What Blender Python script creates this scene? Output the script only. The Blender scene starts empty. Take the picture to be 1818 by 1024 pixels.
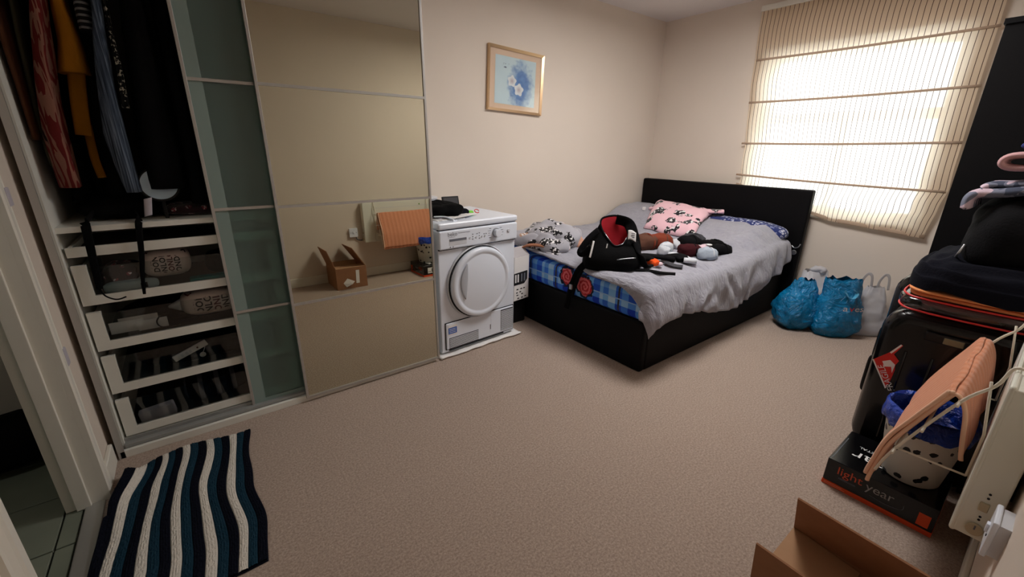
import bpy, bmesh, math, random
from mathutils import Vector, Matrix, noise
sc = bpy.context.scene
COL = sc.collection
PI = math.pi

# ------------------------------------------------------------------ camera
cam_d = bpy.data.cameras.new('camera'); cam = bpy.data.objects.new('camera', cam_d); COL.objects.link(cam)
cam_d.sensor_fit = 'HORIZONTAL'; cam_d.sensor_width = 36.0; cam_d.lens = 744.2/1818*36
cam_d.clip_start = 0.01
pt, yw, rl = math.radians(18.509), math.radians(37.416), math.radians(0.771)
fw = Vector((math.sin(yw)*math.cos(pt), math.cos(yw)*math.cos(pt), -math.sin(pt)))
rt = Vector((math.cos(yw), -math.sin(yw), 0)); up = rt.cross(fw)
r2 = rt*math.cos(rl)+up*math.sin(rl); u2 = up*math.cos(rl)-rt*math.sin(rl)
m = Matrix((r2, u2, -fw)).transposed().to_4x4(); m.translation = (0, 0, 1.275)
cam.matrix_world = m
sc.camera = cam

# ------------------------------------------------------------------ world, daylight, exposure
SKY = 4.2
w = bpy.data.worlds.new('world'); sc.world = w; w.use_nodes = True
bg = w.node_tree.nodes['Background']; bg.inputs[0].default_value = (0.80, 0.92, 1.06, 1); bg.inputs[1].default_value = SKY
pl = bpy.data.lights.new('window_portal', 'AREA'); pl.shape = 'RECTANGLE'; pl.size = 1.22; pl.size_y = 1.26
try: pl.cycles.is_portal = True
except Exception: pass
po = bpy.data.objects.new('window_portal', pl); COL.objects.link(po)
po.location = (4.16, 1.21, 1.41); po.rotation_euler = (PI/2, 0, PI/2)   # -Z of the lamp to -X
FILL = 14.0  # added ceiling fill light, out of view, brightens the whole room
ll = bpy.data.lights.new('ceiling_fill_light', 'AREA'); ll.shape = 'DISK'; ll.size = .74; ll.energy = FILL; ll.color = (1.0, .96, .94)
lo = bpy.data.objects.new('ceiling_fill_light', ll); COL.objects.link(lo); lo.location = (2.45, 1.25, 2.33)
sc.view_settings.view_transform = 'Standard'; sc.view_settings.look = 'None'
sc.view_settings.gamma = 1.0; sc.view_settings.use_curve_mapping = False
sc.view_settings.exposure = 1.22
try:
    sc.cycles.max_bounces = 14; sc.cycles.diffuse_bounces = 8; sc.cycles.glossy_bounces = 5; sc.cycles.transmission_bounces = 10; sc.cycles.transparent_max_bounces = 12
except Exception: pass

# ------------------------------------------------------------------ helpers
def S(r, g, b):
    f = lambda c: (c/255/12.92) if c/255 <= .04045 else ((c/255+.055)/1.055)**2.4
    return (f(r), f(g), f(b), 1)
def n3(x, y, z=0.): return noise.noise(Vector((x, y, z)))
def ss(a, b, x):
    t = min(1, max(0, (x-a)/(b-a))); return t*t*(3-2*t)
def lerp(a, b, t): return a+(b-a)*t
def pw(xs, ys, x):
    if x <= xs[0]: return ys[0]
    for i in range(len(xs)-1):
        if x <= xs[i+1]: return lerp(ys[i], ys[i+1], (x-xs[i])/(xs[i+1]-xs[i]))
    return ys[-1]

class G:                               # tiny node-graph helper
    def __init__(s, name):
        s.m = bpy.data.materials.new(name); s.m.use_nodes = True; s.t = s.m.node_tree
        s.p = s.t.nodes['Principled BSDF']; s.out = s.t.nodes['Material Output']
    def n(s, typ, props=None, **ins):
        nd = s.t.nodes.new(typ)
        for k, v in (props or {}).items(): setattr(nd, k, v)
        for k, v in ins.items():
            key = int(k[1:]) if k[0] == '_' and k[1:].isdigit() else k.replace('_', ' ')
            s.set(nd.inputs[key], v)
        return nd
    def set(s, sock, v):
        if isinstance(v, bpy.types.NodeSocket): s.t.links.new(v, sock)
        else: sock.default_value = v
    def math(s, op, a, b=0., c=0., clamp=False):
        nd = s.t.nodes.new('ShaderNodeMath'); nd.operation = op; nd.use_clamp = clamp
        s.set(nd.inputs[0], a); s.set(nd.inputs[1], b); s.set(nd.inputs[2], c); return nd.outputs[0]
    def mix(s, f, a, b, blend='MIX'):
        nd = s.t.nodes.new('ShaderNodeMix'); nd.data_type = 'RGBA'; nd.blend_type = blend
        s.set(nd.inputs[0], f); s.set(nd.inputs[6], a); s.set(nd.inputs[7], b); return nd.outputs[2]
    def obj(s):
        nd = s.t.nodes.new('ShaderNodeTexCoord'); return nd.outputs['Object']
    def uv(s):
        nd = s.t.nodes.new('ShaderNodeTexCoord'); return nd.outputs['UV']
    def sep(s, v):
        nd = s.t.nodes.new('ShaderNodeSeparateXYZ'); s.t.links.new(v, nd.inputs[0]); return nd.outputs
    def noise(s, scale, detail=3., rough=.5, vec=None, dist=0.):
        nd = s.n('ShaderNodeTexNoise', Scale=scale, Detail=detail, Roughness=rough, Distortion=dist)
        s.t.links.new(vec or s.obj(), nd.inputs['Vector']); return nd.outputs['Fac']
    def ramp(s, f, stops, interp='LINEAR'):
        nd = s.t.nodes.new('ShaderNodeValToRGB'); cr = nd.color_ramp; cr.interpolation = interp
        while len(cr.elements) > 1: cr.elements.remove(cr.elements[-1])
        cr.elements[0].position = stops[0][0]; cr.elements[0].color = stops[0][1]
        for p, c in stops[1:]:
            e = cr.elements.new(p); e.color = c
        s.set(nd.inputs[0], f); return nd.outputs[0]
    def bump(s, h, strength=.3, dist=.01):
        nd = s.n('ShaderNodeBump', Strength=strength, Distance=dist, Height=h)
        s.t.links.new(nd.outputs[0], s.p.inputs['Normal'])
    def base(s, c, rough=.7, spec=.3, metal=0.):
        s.set(s.p.inputs['Base Color'], c); s.p.inputs['Roughness'].default_value = rough
        s.p.inputs['Specular IOR Level'].default_value = spec; s.p.inputs['Metallic'].default_value = metal
        return s
def mat(name, rgb, rough=.7, spec=.3, metal=0., var=.0, vs=6., bump=0., bs=60., bd=.004, sheen=0., coat=0.):
    g = G(name); c = S(*rgb)
    if var:
        f = g.noise(vs, 4.)
        c = g.mix(f, tuple(min(1, x*(1-var)) for x in c[:3])+(1,), tuple(min(1, x*(1+var)) for x in c[:3])+(1,))
    g.base(c, rough, spec, metal)
    if bump: g.bump(g.noise(bs, 3.), bump, bd)
    if sheen: g.p.inputs['Sheen Weight'].default_value = sheen
    if coat: g.p.inputs['Coat Weight'].default_value = coat; g.p.inputs['Coat Roughness'].default_value = .08
    return g.m
def clear(name, tint=(1, 1, 1, 1), gloss=.1, rough=.03, milk=None, milkf=0.):
    g = G(name); nt = g.t; nt.nodes.remove(g.p)
    a = g.n('ShaderNodeBsdfTransparent', Color=tint); b = g.n('ShaderNodeBsdfGlossy', Roughness=rough)
    fr = g.n('ShaderNodeFresnel', IOR=1.45); f = g.math('MULTIPLY_ADD', fr.outputs[0], .8, gloss*.2, True)
    mx = g.n('ShaderNodeMixShader', _0=f, _1=a.outputs[0], _2=b.outputs[0]); o = mx.outputs[0]
    if milk:
        d = g.n('ShaderNodeBsdfDiffuse', Color=milk); m2 = g.n('ShaderNodeMixShader', _0=milkf, _1=o, _2=d.outputs[0]); o = m2.outputs[0]
    nt.links.new(o, g.out.inputs[0]); return g.m

# ---- mesh builders (each adds to a bmesh)
def B(): return bmesh.new()
def box(bm, x0, x1, y0, y1, z0, z1, bev=0., seg=2, mi=0):
    r = bmesh.ops.create_cube(bm, size=1.); vs = r['verts']
    for v in vs: v.co = ((x0+x1)/2+v.co.x*(x1-x0), (y0+y1)/2+v.co.y*(y1-y0), (z0+z1)/2+v.co.z*(z1-z0))
    fs = {f for v in vs for f in v.link_faces}
    for f in fs: f.material_index = mi
    if bev:
        es = list({e for v in vs for e in v.link_edges})
        rr = bmesh.ops.bevel(bm, geom=es, offset=bev, segments=seg, profile=.5, affect='EDGES')
        for f in rr['faces']: f.material_index = mi
    return bm
def grid(bm, f, nu, nv, cu=False, cv=False, mi=0):
    uvl = bm.loops.layers.uv.verify()
    P = [[bm.verts.new(f(i/(nu if cu else nu-1) if nu > 1 else 0, j/(nv if cv else nv-1))) for j in range(nv)] for i in range(nu)]
    for i in range(nu if cu else nu-1):
        for j in range(nv if cv else nv-1):
            q = [P[i][j], P[(i+1) % nu][j], P[(i+1) % nu][(j+1) % nv], P[i][(j+1) % nv]]
            try: fc = bm.faces.new(q)
            except ValueError: continue
            fc.material_index = mi; fc.smooth = True
            du = nu if cu else nu-1; dv = nv if cv else nv-1
            for lp, (a, b) in zip(fc.loops, ((i, j), (i+1, j), (i+1, j+1), (i, j+1))): lp[uvl].uv = (a/du, b/dv)
    return P
def loft(bm, rings, cap0=True, cap1=True, mi=0):
    R = [[bm.verts.new(p) for p in r] for r in rings]; n = len(R[0])
    for a, b in zip(R, R[1:]):
        for i in range(n):
            f = bm.faces.new((a[i], a[(i+1) % n], b[(i+1) % n], b[i])); f.smooth = True; f.material_index = mi
    if cap0: bm.faces.new(R[0][::-1]).material_index = mi
    if cap1: bm.faces.new(R[-1]).material_index = mi
    return bm
def frames(path):
    P = [Vector(p) for p in path]; T = []
    for i in range(len(P)):
        t = P[min(i+1, len(P)-1)]-P[max(i-1, 0)]; T.append(t.normalized() if t.length else Vector((0, 0, 1)))
    return P, T
def tube(bm, path, r, n=8, closed=False, mi=0):
    P, T = frames(path); rings = []
    a = Vector((0, 0, 1)) if abs(T[0].z) < .9 else Vector((1, 0, 0))
    for i, (p, t) in enumerate(zip(P, T)):
        s = t.cross(a).normalized(); a2 = s.cross(t); a = a2
        rr = r[i] if isinstance(r, (list, tuple)) else r
        rings.append([p+s*rr*math.cos(k*2*PI/n)+a2*rr*math.sin(k*2*PI/n) for k in range(n)])
    return loft(bm, rings, mi=mi)
def smooth_path(pts, k=6):
    P = [Vector(p) for p in pts]; out = []
    for i in range(len(P)-1):
        a = P[max(i-1, 0)]; b = P[i]; c = P[i+1]; d = P[min(i+2, len(P)-1)]
        for j in range(k):
            t = j/k
            out.append(.5*((2*b)+(c-a)*t+(2*a-5*b+4*c-d)*t*t+(3*b-a-3*c+d)*t**3))
    out.append(P[-1]); return out
def strip(bm, path, width, thick, upv=(0, 0, 1), n=10, mi=0):
    P, T = frames(path); rings = []; U = Vector(upv); L = len(P)
    for i, (p, t) in enumerate(zip(P, T)):
        s = t.cross(U)
        s = s.normalized() if s.length > 1e-4 else Vector((1, 0, 0)); nn = s.cross(t)
        wv = width(i/(L-1)) if callable(width) else width
        rings.append([p+s*wv/2*math.copysign(abs(math.cos(k*2*PI/n))**.7, math.cos(k*2*PI/n))+nn*thick/2*math.sin(k*2*PI/n) for k in range(n)])
    return loft(bm, rings, mi=mi)
def sup(bm, c, s, e=.4, ez=None, nu=32, nv=20, amp=0., fr=8., seed=0., rz=0., zf=None, rx=0., mi=0):
    ez = e if ez is None else ez
    pwr = lambda v, k: math.copysign(abs(v)**k, v)
    ca, sa = math.cos(rz), math.sin(rz); c = Vector(c); Rx = Matrix.Rotation(rx, 3, 'X')
    def f(u, v):
        th = u*2*PI; ph = (v-.5)*PI
        x = pwr(math.cos(ph), ez)*pwr(math.cos(th), e)*s[0]; y = pwr(math.cos(ph), ez)*pwr(math.sin(th), e)*s[1]; z = pwr(math.sin(ph), ez)*s[2]
        if amp:
            d = amp*(n3(x*fr+seed, y*fr, z*fr+seed*.7)+.5*n3(x*fr*2.3, y*fr*2.3+seed, z*fr*2.3))
            L = math.sqrt(x*x+y*y+z*z)+1e-6; x += x/L*d; y += y/L*d; z += z/L*d
        q = Rx @ Vector((x, y, z)); x, y, z = q
        p = c+Vector((x*ca-y*sa, x*sa+y*ca, z))
        if zf is not None: p.z = max(p.z, zf(p.x, p.y)+.003) if v < .55 else p.z
        return p
    grid(bm, f, nu, nv, cu=True, mi=mi); bmesh.ops.remove_doubles(bm, verts=bm.verts[:], dist=1e-5); return bm
def cyl(bm, c, r, h, axis='Z', n=24, r1=None, bev=0., mi=0):
    ax = {'X': Matrix.Rotation(PI/2, 4, 'Y'), 'Y': Matrix.Rotation(-PI/2, 4, 'X'), 'Z': Matrix.Identity(4)}[axis]
    q = bmesh.ops.create_cone(bm, cap_ends=True, segments=n, radius1=r, radius2=r if r1 is None else r1, depth=h, matrix=Matrix.Translation(c) @ ax)
    fs = {f for v in q['verts'] for f in v.link_faces}
    for f in fs: f.material_index = mi; f.smooth = len(f.verts) == 4
    if bev:
        es = [e for e in {e for v in q['verts'] for e in v.link_edges} if any(len(f.verts) > 4 for f in e.link_faces)]
        bmesh.ops.bevel(bm, geom=es, offset=bev, segments=2, profile=.5, affect='EDGES')
    return bm
def prism(bm, pts, d, mi=0):
    a = [bm.verts.new(p) for p in pts]; b = [bm.verts.new(Vector(p)+Vector(d)) for p in pts]; n = len(a)
    bm.faces.new(a[::-1]).material_index = mi; bm.faces.new(b).material_index = mi
    for i in range(n): bm.faces.new((a[i], a[(i+1) % n], b[(i+1) % n], b[i])).material_index = mi
    return bm
def xf(bm, M):
    bmesh.ops.transform(bm, matrix=M, verts=bm.verts[:]); return bm

# ---- objects
def obj(name, bm, ml, parent=None, local=False, sol=0., sub=0, smooth=None, label=None, kind=None):
    bmesh.ops.recalc_face_normals(bm, faces=bm.faces[:])
    me = bpy.data.meshes.new(name); bm.to_mesh(me); bm.free()
    for x in (ml if isinstance(ml, (list, tuple)) else [ml]): me.materials.append(x)
    if smooth is not None:
        for p in me.polygons: p.use_smooth = smooth
    o = bpy.data.objects.new(name, me); COL.objects.link(o)
    if parent is not None:
        o.parent = parent
        if not local: o.matrix_parent_inverse = wm(parent).inverted()
    if sol:
        md = o.modifiers.new('solid', 'SOLIDIFY'); md.thickness = sol; md.offset = 0
    if sub:
        md = o.modifiers.new('sub', 'SUBSURF'); md.levels = sub; md.render_levels = sub
    if label: o['label'] = label
    if kind: o['kind'] = kind
    return o
def wm(o):
    mm = Matrix.LocRotScale(o.location, o.rotation_euler, o.scale)
    return mm if o.parent is None else wm(o.parent) @ o.matrix_parent_inverse @ mm
def tag(o, label, cat, group=None):
    o['label'] = label; o['category'] = cat
    if group: o['group'] = group
    return o
def thing(name, label, cat, loc=(0, 0, 0), rz=0., group=None):
    o = bpy.data.objects.new(name, None); COL.objects.link(o); o.location = loc; o.rotation_euler = (0, 0, rz)
    o.empty_display_size = .05
    return tag(o, label, cat, group)
def struct(name, bm, m_, parent=None, **k):
    o = obj(name, bm, m_, parent, **k)
    if parent is None: o['kind'] = 'structure'
    return o
def text2d(body, size, align='LEFT', space=1., bold=0.):
    cu = bpy.data.curves.new('t', 'FONT'); cu.body = body; cu.size = size; cu.align_x = align; cu.space_character = space; cu.resolution_u = 3; cu.offset = bold
    o = bpy.data.objects.new('t', cu); COL.objects.link(o)
    dg = bpy.context.evaluated_depsgraph_get(); me = bpy.data.meshes.new_from_object(o.evaluated_get(dg))
    V = [v.co.copy() for v in me.vertices]; F = [tuple(p.vertices) for p in me.polygons]
    COL.objects.unlink(o); bpy.data.objects.remove(o); bpy.data.curves.remove(cu); bpy.data.meshes.remove(me)
    return V, F
def lettering(body, size, origin, xd, yd, m_, parent, align='LEFT', local=False, f=None, name='lettering', space=1., bold=0.):
    V, F = text2d(body, size, align, space, bold); bm = B(); O = Vector(origin); X = Vector(xd).normalized(); Y = Vector(yd).normalized()
    vs = [bm.verts.new(f(v.x, v.y) if f else O+X*v.x+Y*v.y) for v in V]
    for q in F:
        try: bm.faces.new([vs[i] for i in q])
        except ValueError: pass
    return obj(name, bm, m_, parent, local=local)

# ------------------------------------------------------------------ materials
M = {}
g = G('wall_paint')
M['wall'] = g.m; g.base(g.mix(g.noise(2.2, 5.), S(215, 204, 192), S(223, 212, 200)), .85, .2); g.bump(g.noise(220., 2.), .12, .002)
g = G('ceiling_paint'); M['ceil'] = g.m; g.base(g.mix(g.noise(3., 3.), S(218, 214, 214), S(224, 220, 220)), .9, .15)
g = G('carpet'); M['carpet'] = g.m
f1 = g.noise(130., 6., .8); f2 = g.noise(9., 4.); f3 = g.noise(900., 2., .6)
c = g.ramp(f1, [(.30, S(122, 106, 94)), (.5, S(180, 161, 147)), (.70, S(220, 204, 190))])
c = g.mix(g.math('MULTIPLY', f2, .35), c, S(168, 146, 131)); g.base(c, .95, .1); g.p.inputs['Sheen Weight'].default_value = .15
g.bump(g.math('ADD', f1, f3), .55, .006)
M['white_gloss'] = mat('white_paint', (226, 224, 214), .4, .4, var=.03, vs=20)
M['alu'] = mat('brushed_aluminium', (190, 190, 188), .38, .5, metal=.75)
M['ward'] = mat('white_foil_board', (222, 222, 214), .5, .35)
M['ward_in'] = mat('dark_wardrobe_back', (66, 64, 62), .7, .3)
M['edge'] = mat('grey_edge', (150, 152, 150), .5, .4, metal=.3)
M['black'] = mat('black_cloth', (9, 9, 10), .95, .1, bump=.4, bs=150, var=.2)
M['black2'] = mat('black_wool', (15, 15, 17), .95, .1, bump=.5, bs=110, var=.3)
M['navy'] = mat('navy_cloth', (14, 15, 24), .95, .1, bump=.4, bs=140, var=.25)
M['leather'] = mat('black_leatherette', (8, 7, 9), .6, .14, bump=.25, bs=260, bd=.002, var=.15)
M['gblack'] = mat('glossy_black_shell', (6, 6, 8), .2, .35, coat=.2)
M['pblack'] = mat('black_plastic', (10, 10, 11), .45, .3)
M['cabblack'] = mat('black_brown_board', (8, 8, 11), .6, .18, var=.2, vs=40)
M['wplast'] = mat('white_plastic', (224, 231, 242), .3, .45)
M['wplast2'] = mat('white_plastic_shade', (205, 208, 214), .4, .4)
M['gap'] = mat('dark_gap', (40, 42, 46), .8, .2)
M['heat'] = mat('cream_white_enamel', (222, 224, 212), .35, .45)
M['card'] = mat('brown_cardboard', (150, 108, 80), .85, .15, var=.12, vs=25, bump=.15, bs=90)
M['card_in'] = mat('brown_cardboard_inside', (176, 138, 106), .85, .15, var=.1, vs=18)
M['paper'] = mat('white_paper', (232, 230, 228), .7, .3)
M['orange'] = mat('printed_orange', (214, 78, 36), .55, .3)
M['red'] = mat('printed_red', (206, 44, 36), .5, .35)
M['white'] = mat('white_print', (225, 225, 225), .6, .3)
M['ink'] = mat('black_print', (24, 24, 26), .6, .3)
M['greyink'] = mat('grey_print', (110, 114, 124), .6, .3)
M['blueink'] = mat('blue_print', (34, 92, 176), .5, .3)
M['wire'] = mat('white_coated_wire', (226, 218, 202), .4, .4)
M['gold'] = mat('gold_frame', (214, 182, 144), .3, .5, metal=.8)
M['mount'] = mat('pink_mount_board', (240, 206, 184), .85, .2)
M['beige'] = mat('beige_knit', (196, 150, 128), .9, .1, bump=.4, bs=120)
M['steel'] = mat('steel', (180, 182, 186), .3, .5, metal=.9)
M['teal'] = mat('teal_plastic', (40, 140, 140), .5, .3)
M['green'] = mat('green_label', (52, 120, 84), .5, .3)
M['lime'] = mat('lime_plastic', (120, 210, 60), .45, .35)
M['lilac'] = mat('lilac_paper', (184, 180, 190), .7, .3, var=.06, vs=60)
M['sill'] = mat('sill_paint', (232, 230, 224), .4, .4)
M['tile'] = mat('grey_floor_tile', (120, 126, 112), .45, .4, var=.15, vs=9)
M['grout'] = mat('dark_grout', (52, 54, 48), .9, .1)
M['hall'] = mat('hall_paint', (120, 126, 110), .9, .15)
M['wood'] = mat('yellow_wood', (150, 116, 50), .6, .3)
M['linen'] = mat('reed_cream', (190, 178, 150), .8, .2)

g = G('towel_terry'); M['towel'] = g.m
xs = g.sep(g.obj())
st = g.math('SINE', g.math('MULTIPLY', xs[0], 150.)); n1 = g.noise(300., 2.)
g.base(g.mix(g.math('MULTIPLY_ADD', st, .18, g.math('MULTIPLY', n1, .8)), S(204, 134, 100), S(222, 154, 120)), .95, .1)
g.p.inputs['Sheen Weight'].default_value = .25; g.bump(g.math('ADD', n1, g.math('MULTIPLY', st, .5)), .6, .006)
M['towel_hem'] = mat('towel_hem', (240, 196, 168), .9, .1)

g = G('blanket_fleece'); M['blanket'] = g.m
g.base(g.mix(g.noise(40., 4.), S(148, 148, 159), S(170, 170, 181)), .95, .1); g.p.inputs['Sheen Weight'].default_value = .3
nd = g.n('ShaderNodeMapping', Scale=(26., 9., 9.), Rotation=(0, 0, .45)); g.t.links.new(g.obj(), nd.inputs[0])
wr_ = g.noise(1., 4., .55, vec=nd.outputs[0], dist=1.4)
g.bump(g.math('MULTIPLY_ADD', wr_, 3.2, g.math('ADD', g.math('MULTIPLY', g.noise(320., 2.), .5), g.math('MULTIPLY', g.noise(60., 3.), .6))), .6, .010)

def cells(g, scale, vec=None, rnd=1.):
    nd = g.n('ShaderNodeTexVoronoi', Scale=scale, Randomness=rnd); g.t.links.new(vec or g.obj(), nd.inputs['Vector']); return nd
# blotch prints: abstract black / red / grey blots
def blots(name, ground, scale, r, cols, warp=.5):
    g = G(name); v = cells(g, scale); d = v.outputs['Distance']; wob = g.noise(scale*3.2, 3.)
    e = g.math('ADD', d, g.math('MULTIPLY_ADD', wob, warp, -warp*.5))
    k = g.sep(v.outputs['Color'])[0]
    c = g.ramp(k, cols, 'CONSTANT'); inner = g.noise(scale*5, 2.)
    c = g.mix(g.math('GREATER_THAN', inner, .56), c, S(228, 226, 226))
    g.base(g.mix(g.math('LESS_THAN', e, r), S(*ground), c), .95, .1); g.p.inputs['Sheen Weight'].default_value = .2
    g.bump(g.noise(200., 2.), .3, .004); return g.m
M['print_grey'] = blots('grey_fleece_blots', (164, 163, 170), 11., .42, [(0, S(30, 28, 30)), (.58, S(200, 46, 44)), (.70, S(36, 34, 36)), (.88, S(176, 140, 116))], .6)
M['print_pink'] = blots('pink_fleece_blots', (232, 190, 200), 8.5, .36, [(0, S(40, 38, 42)), (.4, S(70, 68, 72)), (.75, S(30, 28, 32))], .7)
M['print_blue'] = blots('blue_white_floral', (44, 56, 110), 38., .40, [(0, S(190, 196, 216)), (.5, S(90, 104, 160))], .5)
M['print_polka'] = blots('dark_spotted', (52, 34, 40), 26., .32, [(0, S(140, 60, 74)), (.6, S(100, 44, 56))], .2)
g = G('camouflage'); M['camo'] = g.m
g.base(g.ramp(g.noise(9., 2., .4, dist=.6), [(0, S(70, 76, 92)), (.42, S(112, 116, 132)), (.5, S(196, 176, 188)), (.6, S(92, 96, 112)), (.68, S(170, 164, 176))], 'CONSTANT'), .9, .1); g.bump(g.noise(200.), .3, .004)
M['pinkcloth'] = mat('dusty_pink_cloth', (190, 150, 152), .9, .1, bump=.4, bs=120, var=.1)
M['bluecloth'] = mat('blue_cloth', (44, 54, 108), .9, .1, bump=.4, bs=120)
M['mustard'] = mat('mustard_cloth', (168, 112, 28), .9, .1, bump=.3, bs=160, var=.1, vs=12)
M['browncl'] = mat('brown_cloth', (70, 42, 26), .9, .1, bump=.3, bs=140)
M['khaki'] = mat('khaki_cloth', (70, 68, 52), .9, .1)
g = G('red_cream_scarf'); M['scarf'] = g.m
nd = g.n('ShaderNodeMapping', Scale=(34., 14., 5.)); g.t.links.new(g.obj(), nd.inputs[0])
g.base(g.ramp(g.noise(1., 2., .5, vec=nd.outputs[0], dist=.5), [(0, S(24, 16, 16)), (.30, S(92, 30, 28)), (.46, S(128, 90, 76)), (.54, S(96, 32, 30)), (.66, S(120, 84, 72)), (.74, S(36, 22, 22))], 'CONSTANT'), .9, .1)
g = G('blue_striped_scarf'); M['bluescarf'] = g.m
nd = g.n('ShaderNodeMapping', Scale=(260., 60., 5.)); g.t.links.new(g.obj(), nd.inputs[0])
g.base(g.ramp(g.noise(1., 3., .6, vec=nd.outputs[0]), [(.3, S(28, 32, 40)), (.5, S(60, 70, 84)), (.65, S(104, 114, 128))]), .9, .1)
g = G('ribbed_grey'); M['ribgrey'] = g.m
g.base(g.mix(g.math('GREATER_THAN', g.math('SINE', g.math('MULTIPLY', g.sep(g.obj())[2], 330.)), .35), S(30, 30, 32), S(120, 122, 124)), .9, .1)
g = G('lace'); M['lace'] = g.m
g.base(g.mix(g.math('GREATER_THAN', g.noise(90., 2.), .56), S(20, 20, 20), S(150, 146, 132)), .9, .1)
g = G('dark_stripes'); M['darkstripe'] = g.m
g.base(g.mix(g.math('GREATER_THAN', g.math('SINE', g.math('MULTIPLY', g.sep(g.obj())[0], 95.)), .6), S(18, 18, 24), S(84, 84, 92)), .9, .1)

# plaid fitted sheet with roses
g = G('blue_plaid_roses'); M['plaid'] = g.m
X, Y, Z = g.sep(g.obj())[0:3]
h = g.math('ADD', X, Y)
def band(v, per, off=0.):
    return g.math('FRACT', g.math('ADD', g.math('DIVIDE', v, per), off))
bx = g.ramp(band(h, .28), [(0, (.1,)*3+(1,)), (.2, (.55,)*3+(1,)), (.38, (.15,)*3+(1,)), (.55, (.9,)*3+(1,)), (.75, (.4,)*3+(1,)), (.9, (.75,)*3+(1,))], 'CONSTANT')
bz = g.ramp(band(Z, .17, .1), [(0, (.2,)*3+(1,)), (.3, (.8,)*3+(1,)), (.55, (.35,)*3+(1,)), (.8, (.6,)*3+(1,))], 'CONSTANT')
k = g.math('MULTIPLY', g.math('ADD', g.sep(bx)[0], g.sep(bz)[0]), .5)
pc = g.ramp(k, [(.15, S(26, 60, 184)), (.4, S(62, 126, 228)), (.6, S(122, 184, 240)), (.85, S(186, 218, 246))])
ln = g.math('LESS_THAN', g.math('ABSOLUTE', g.math('SUBTRACT', band(h, .28), .46)), .025)
pc = g.mix(ln, pc, S(62, 60, 66))
ln2 = g.math('LESS_THAN', g.math('ABSOLUTE', g.math('SUBTRACT', band(Z, .17, .1), .53)), .022); pc = g.mix(ln2, pc, S(150, 190, 235))
for (ry, rz, rr) in ((1.795, .415, .062), (1.965, .445, .055), (2.62, .40, .06)):
    dy = g.math('SUBTRACT', Y, ry); dz = g.math('SUBTRACT', Z, rz)
    d = g.math('SQRT', g.math('ADD', g.math('MULTIPLY', dy, dy), g.math('MULTIPLY', dz, dz)))
    d = g.math('ADD', d, g.math('MULTIPLY_ADD', g.noise(45., 3.), .03, -.015)); ang = g.math('ARCTAN2', dz, dy); spiral = g.math('SINE', g.math('ADD', g.math('MULTIPLY', d, 240.), g.math('MULTIPLY', ang, 1.)))
    rc = g.mix(g.math('MULTIPLY_ADD', spiral, .5, .5), S(178, 28, 36), S(232, 120, 126))
    dd = g.math('ADD', d, g.math('MULTIPLY', g.math('SINE', g.math('MULTIPLY', ang, 5.)), .004))
    leaf = g.math('LESS_THAN', g.math('ADD', dd, g.math('MULTIPLY_ADD', g.noise(18., 2.), .08, -.05)), rr+.006)
    pc = g.mix(leaf, pc, S(28, 40, 66)); pc = g.mix(g.math('LESS_THAN', dd, rr), pc, rc)
facing = g.math('LESS_THAN', X, 2.1)
g.base(pc, .8, .2); g.bump(g.noise(25., 3.), .25, .01)

# roman blind: thin cloth with fine vertical pin lines
g = G('roman_blind_cloth'); M['blind'] = g.m; g.t.nodes.remove(g.p)
U, V_, _ = g.sep(g.uv())[0:3]
lf = g.math('LESS_THAN', g.math('ABSOLUTE', g.math('SUBTRACT', g.math('FRACT', g.math('MULTIPLY', U, 44.)), .5)), .058)
colr = g.mix(lf, S(236, 218, 194), S(98, 76, 66))
d1 = g.n('ShaderNodeBsdfDiffuse', Color=colr); t1 = g.n('ShaderNodeBsdfTranslucent', Color=colr)
tr = g.n('ShaderNodeBsdfTransparent', Color=g.mix(lf, (1, .99, .98, 1), (.04, .035, .035, 1)))
a = g.n('ShaderNodeMixShader', _0=.5, _1=d1.outputs[0], _2=t1.outputs[0])
b = g.n('ShaderNodeMixShader', _0=.055, _1=a.outputs[0], _2=tr.outputs[0]); g.t.links.new(b.outputs[0], g.out.inputs[0])
M['rod'] = mat('blind_rod_pocket', (186, 162, 140), .8, .2)

# mirror, frosted glass, clear glass
g = G('mirror_glass'); M['mirror'] = g.m; g.base(S(205, 203, 186), .012, .5, 1.)
g = G('frosted_glass'); M['frost'] = g.m; g.t.nodes.remove(g.p)
d1 = g.n('ShaderNodeBsdfDiffuse', Color=S(150, 178, 172)); rf = g.n('ShaderNodeBsdfRefraction', Color=S(206, 226, 222), Roughness=.28, IOR=1.06)
gl = g.n('ShaderNodeBsdfGlossy', Roughness=.35)
tp = g.n('ShaderNodeBsdfTransparent', Color=S(196, 218, 214)); a0 = g.n('ShaderNodeMixShader', _0=.28, _1=rf.outputs[0], _2=tp.outputs[0])
a = g.n('ShaderNodeMixShader', _0=.80, _1=d1.outputs[0], _2=a0.outputs[0]); b = g.n('ShaderNodeMixShader', _0=.05, _1=a.outputs[0], _2=gl.outputs[0])
g.t.links.new(b.outputs[0], g.out.inputs[0])
M['glass'] = clear('window_glass', (.97, .99, .98, 1), .05)
M['dglass'] = clear('drawer_glass', (.86, .88, .87, 1), .06)
M['pbag'] = clear('clear_plastic', (.92, .92, .92, 1), .25, .12)
M['wbag'] = clear('thin_white_plastic', (.95, .95, .96, 1), .25, .25, S(222, 222, 228), .5)
def plastic(name, rgb, rough=.16):
    g = G(name); g.base(g.mix(g.noise(14., 3.), S(*[int(c*.86) for c in rgb]), S(*rgb)), rough, .5)
    g.bump(g.noise(13., 5., .6, dist=1.8), 1., .035); return g.m
M['bluebag'] = plastic('bright_blue_polythene', (10, 132, 190))
M['binbag'] = plastic('blue_bin_liner', (24, 70, 190))

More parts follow.
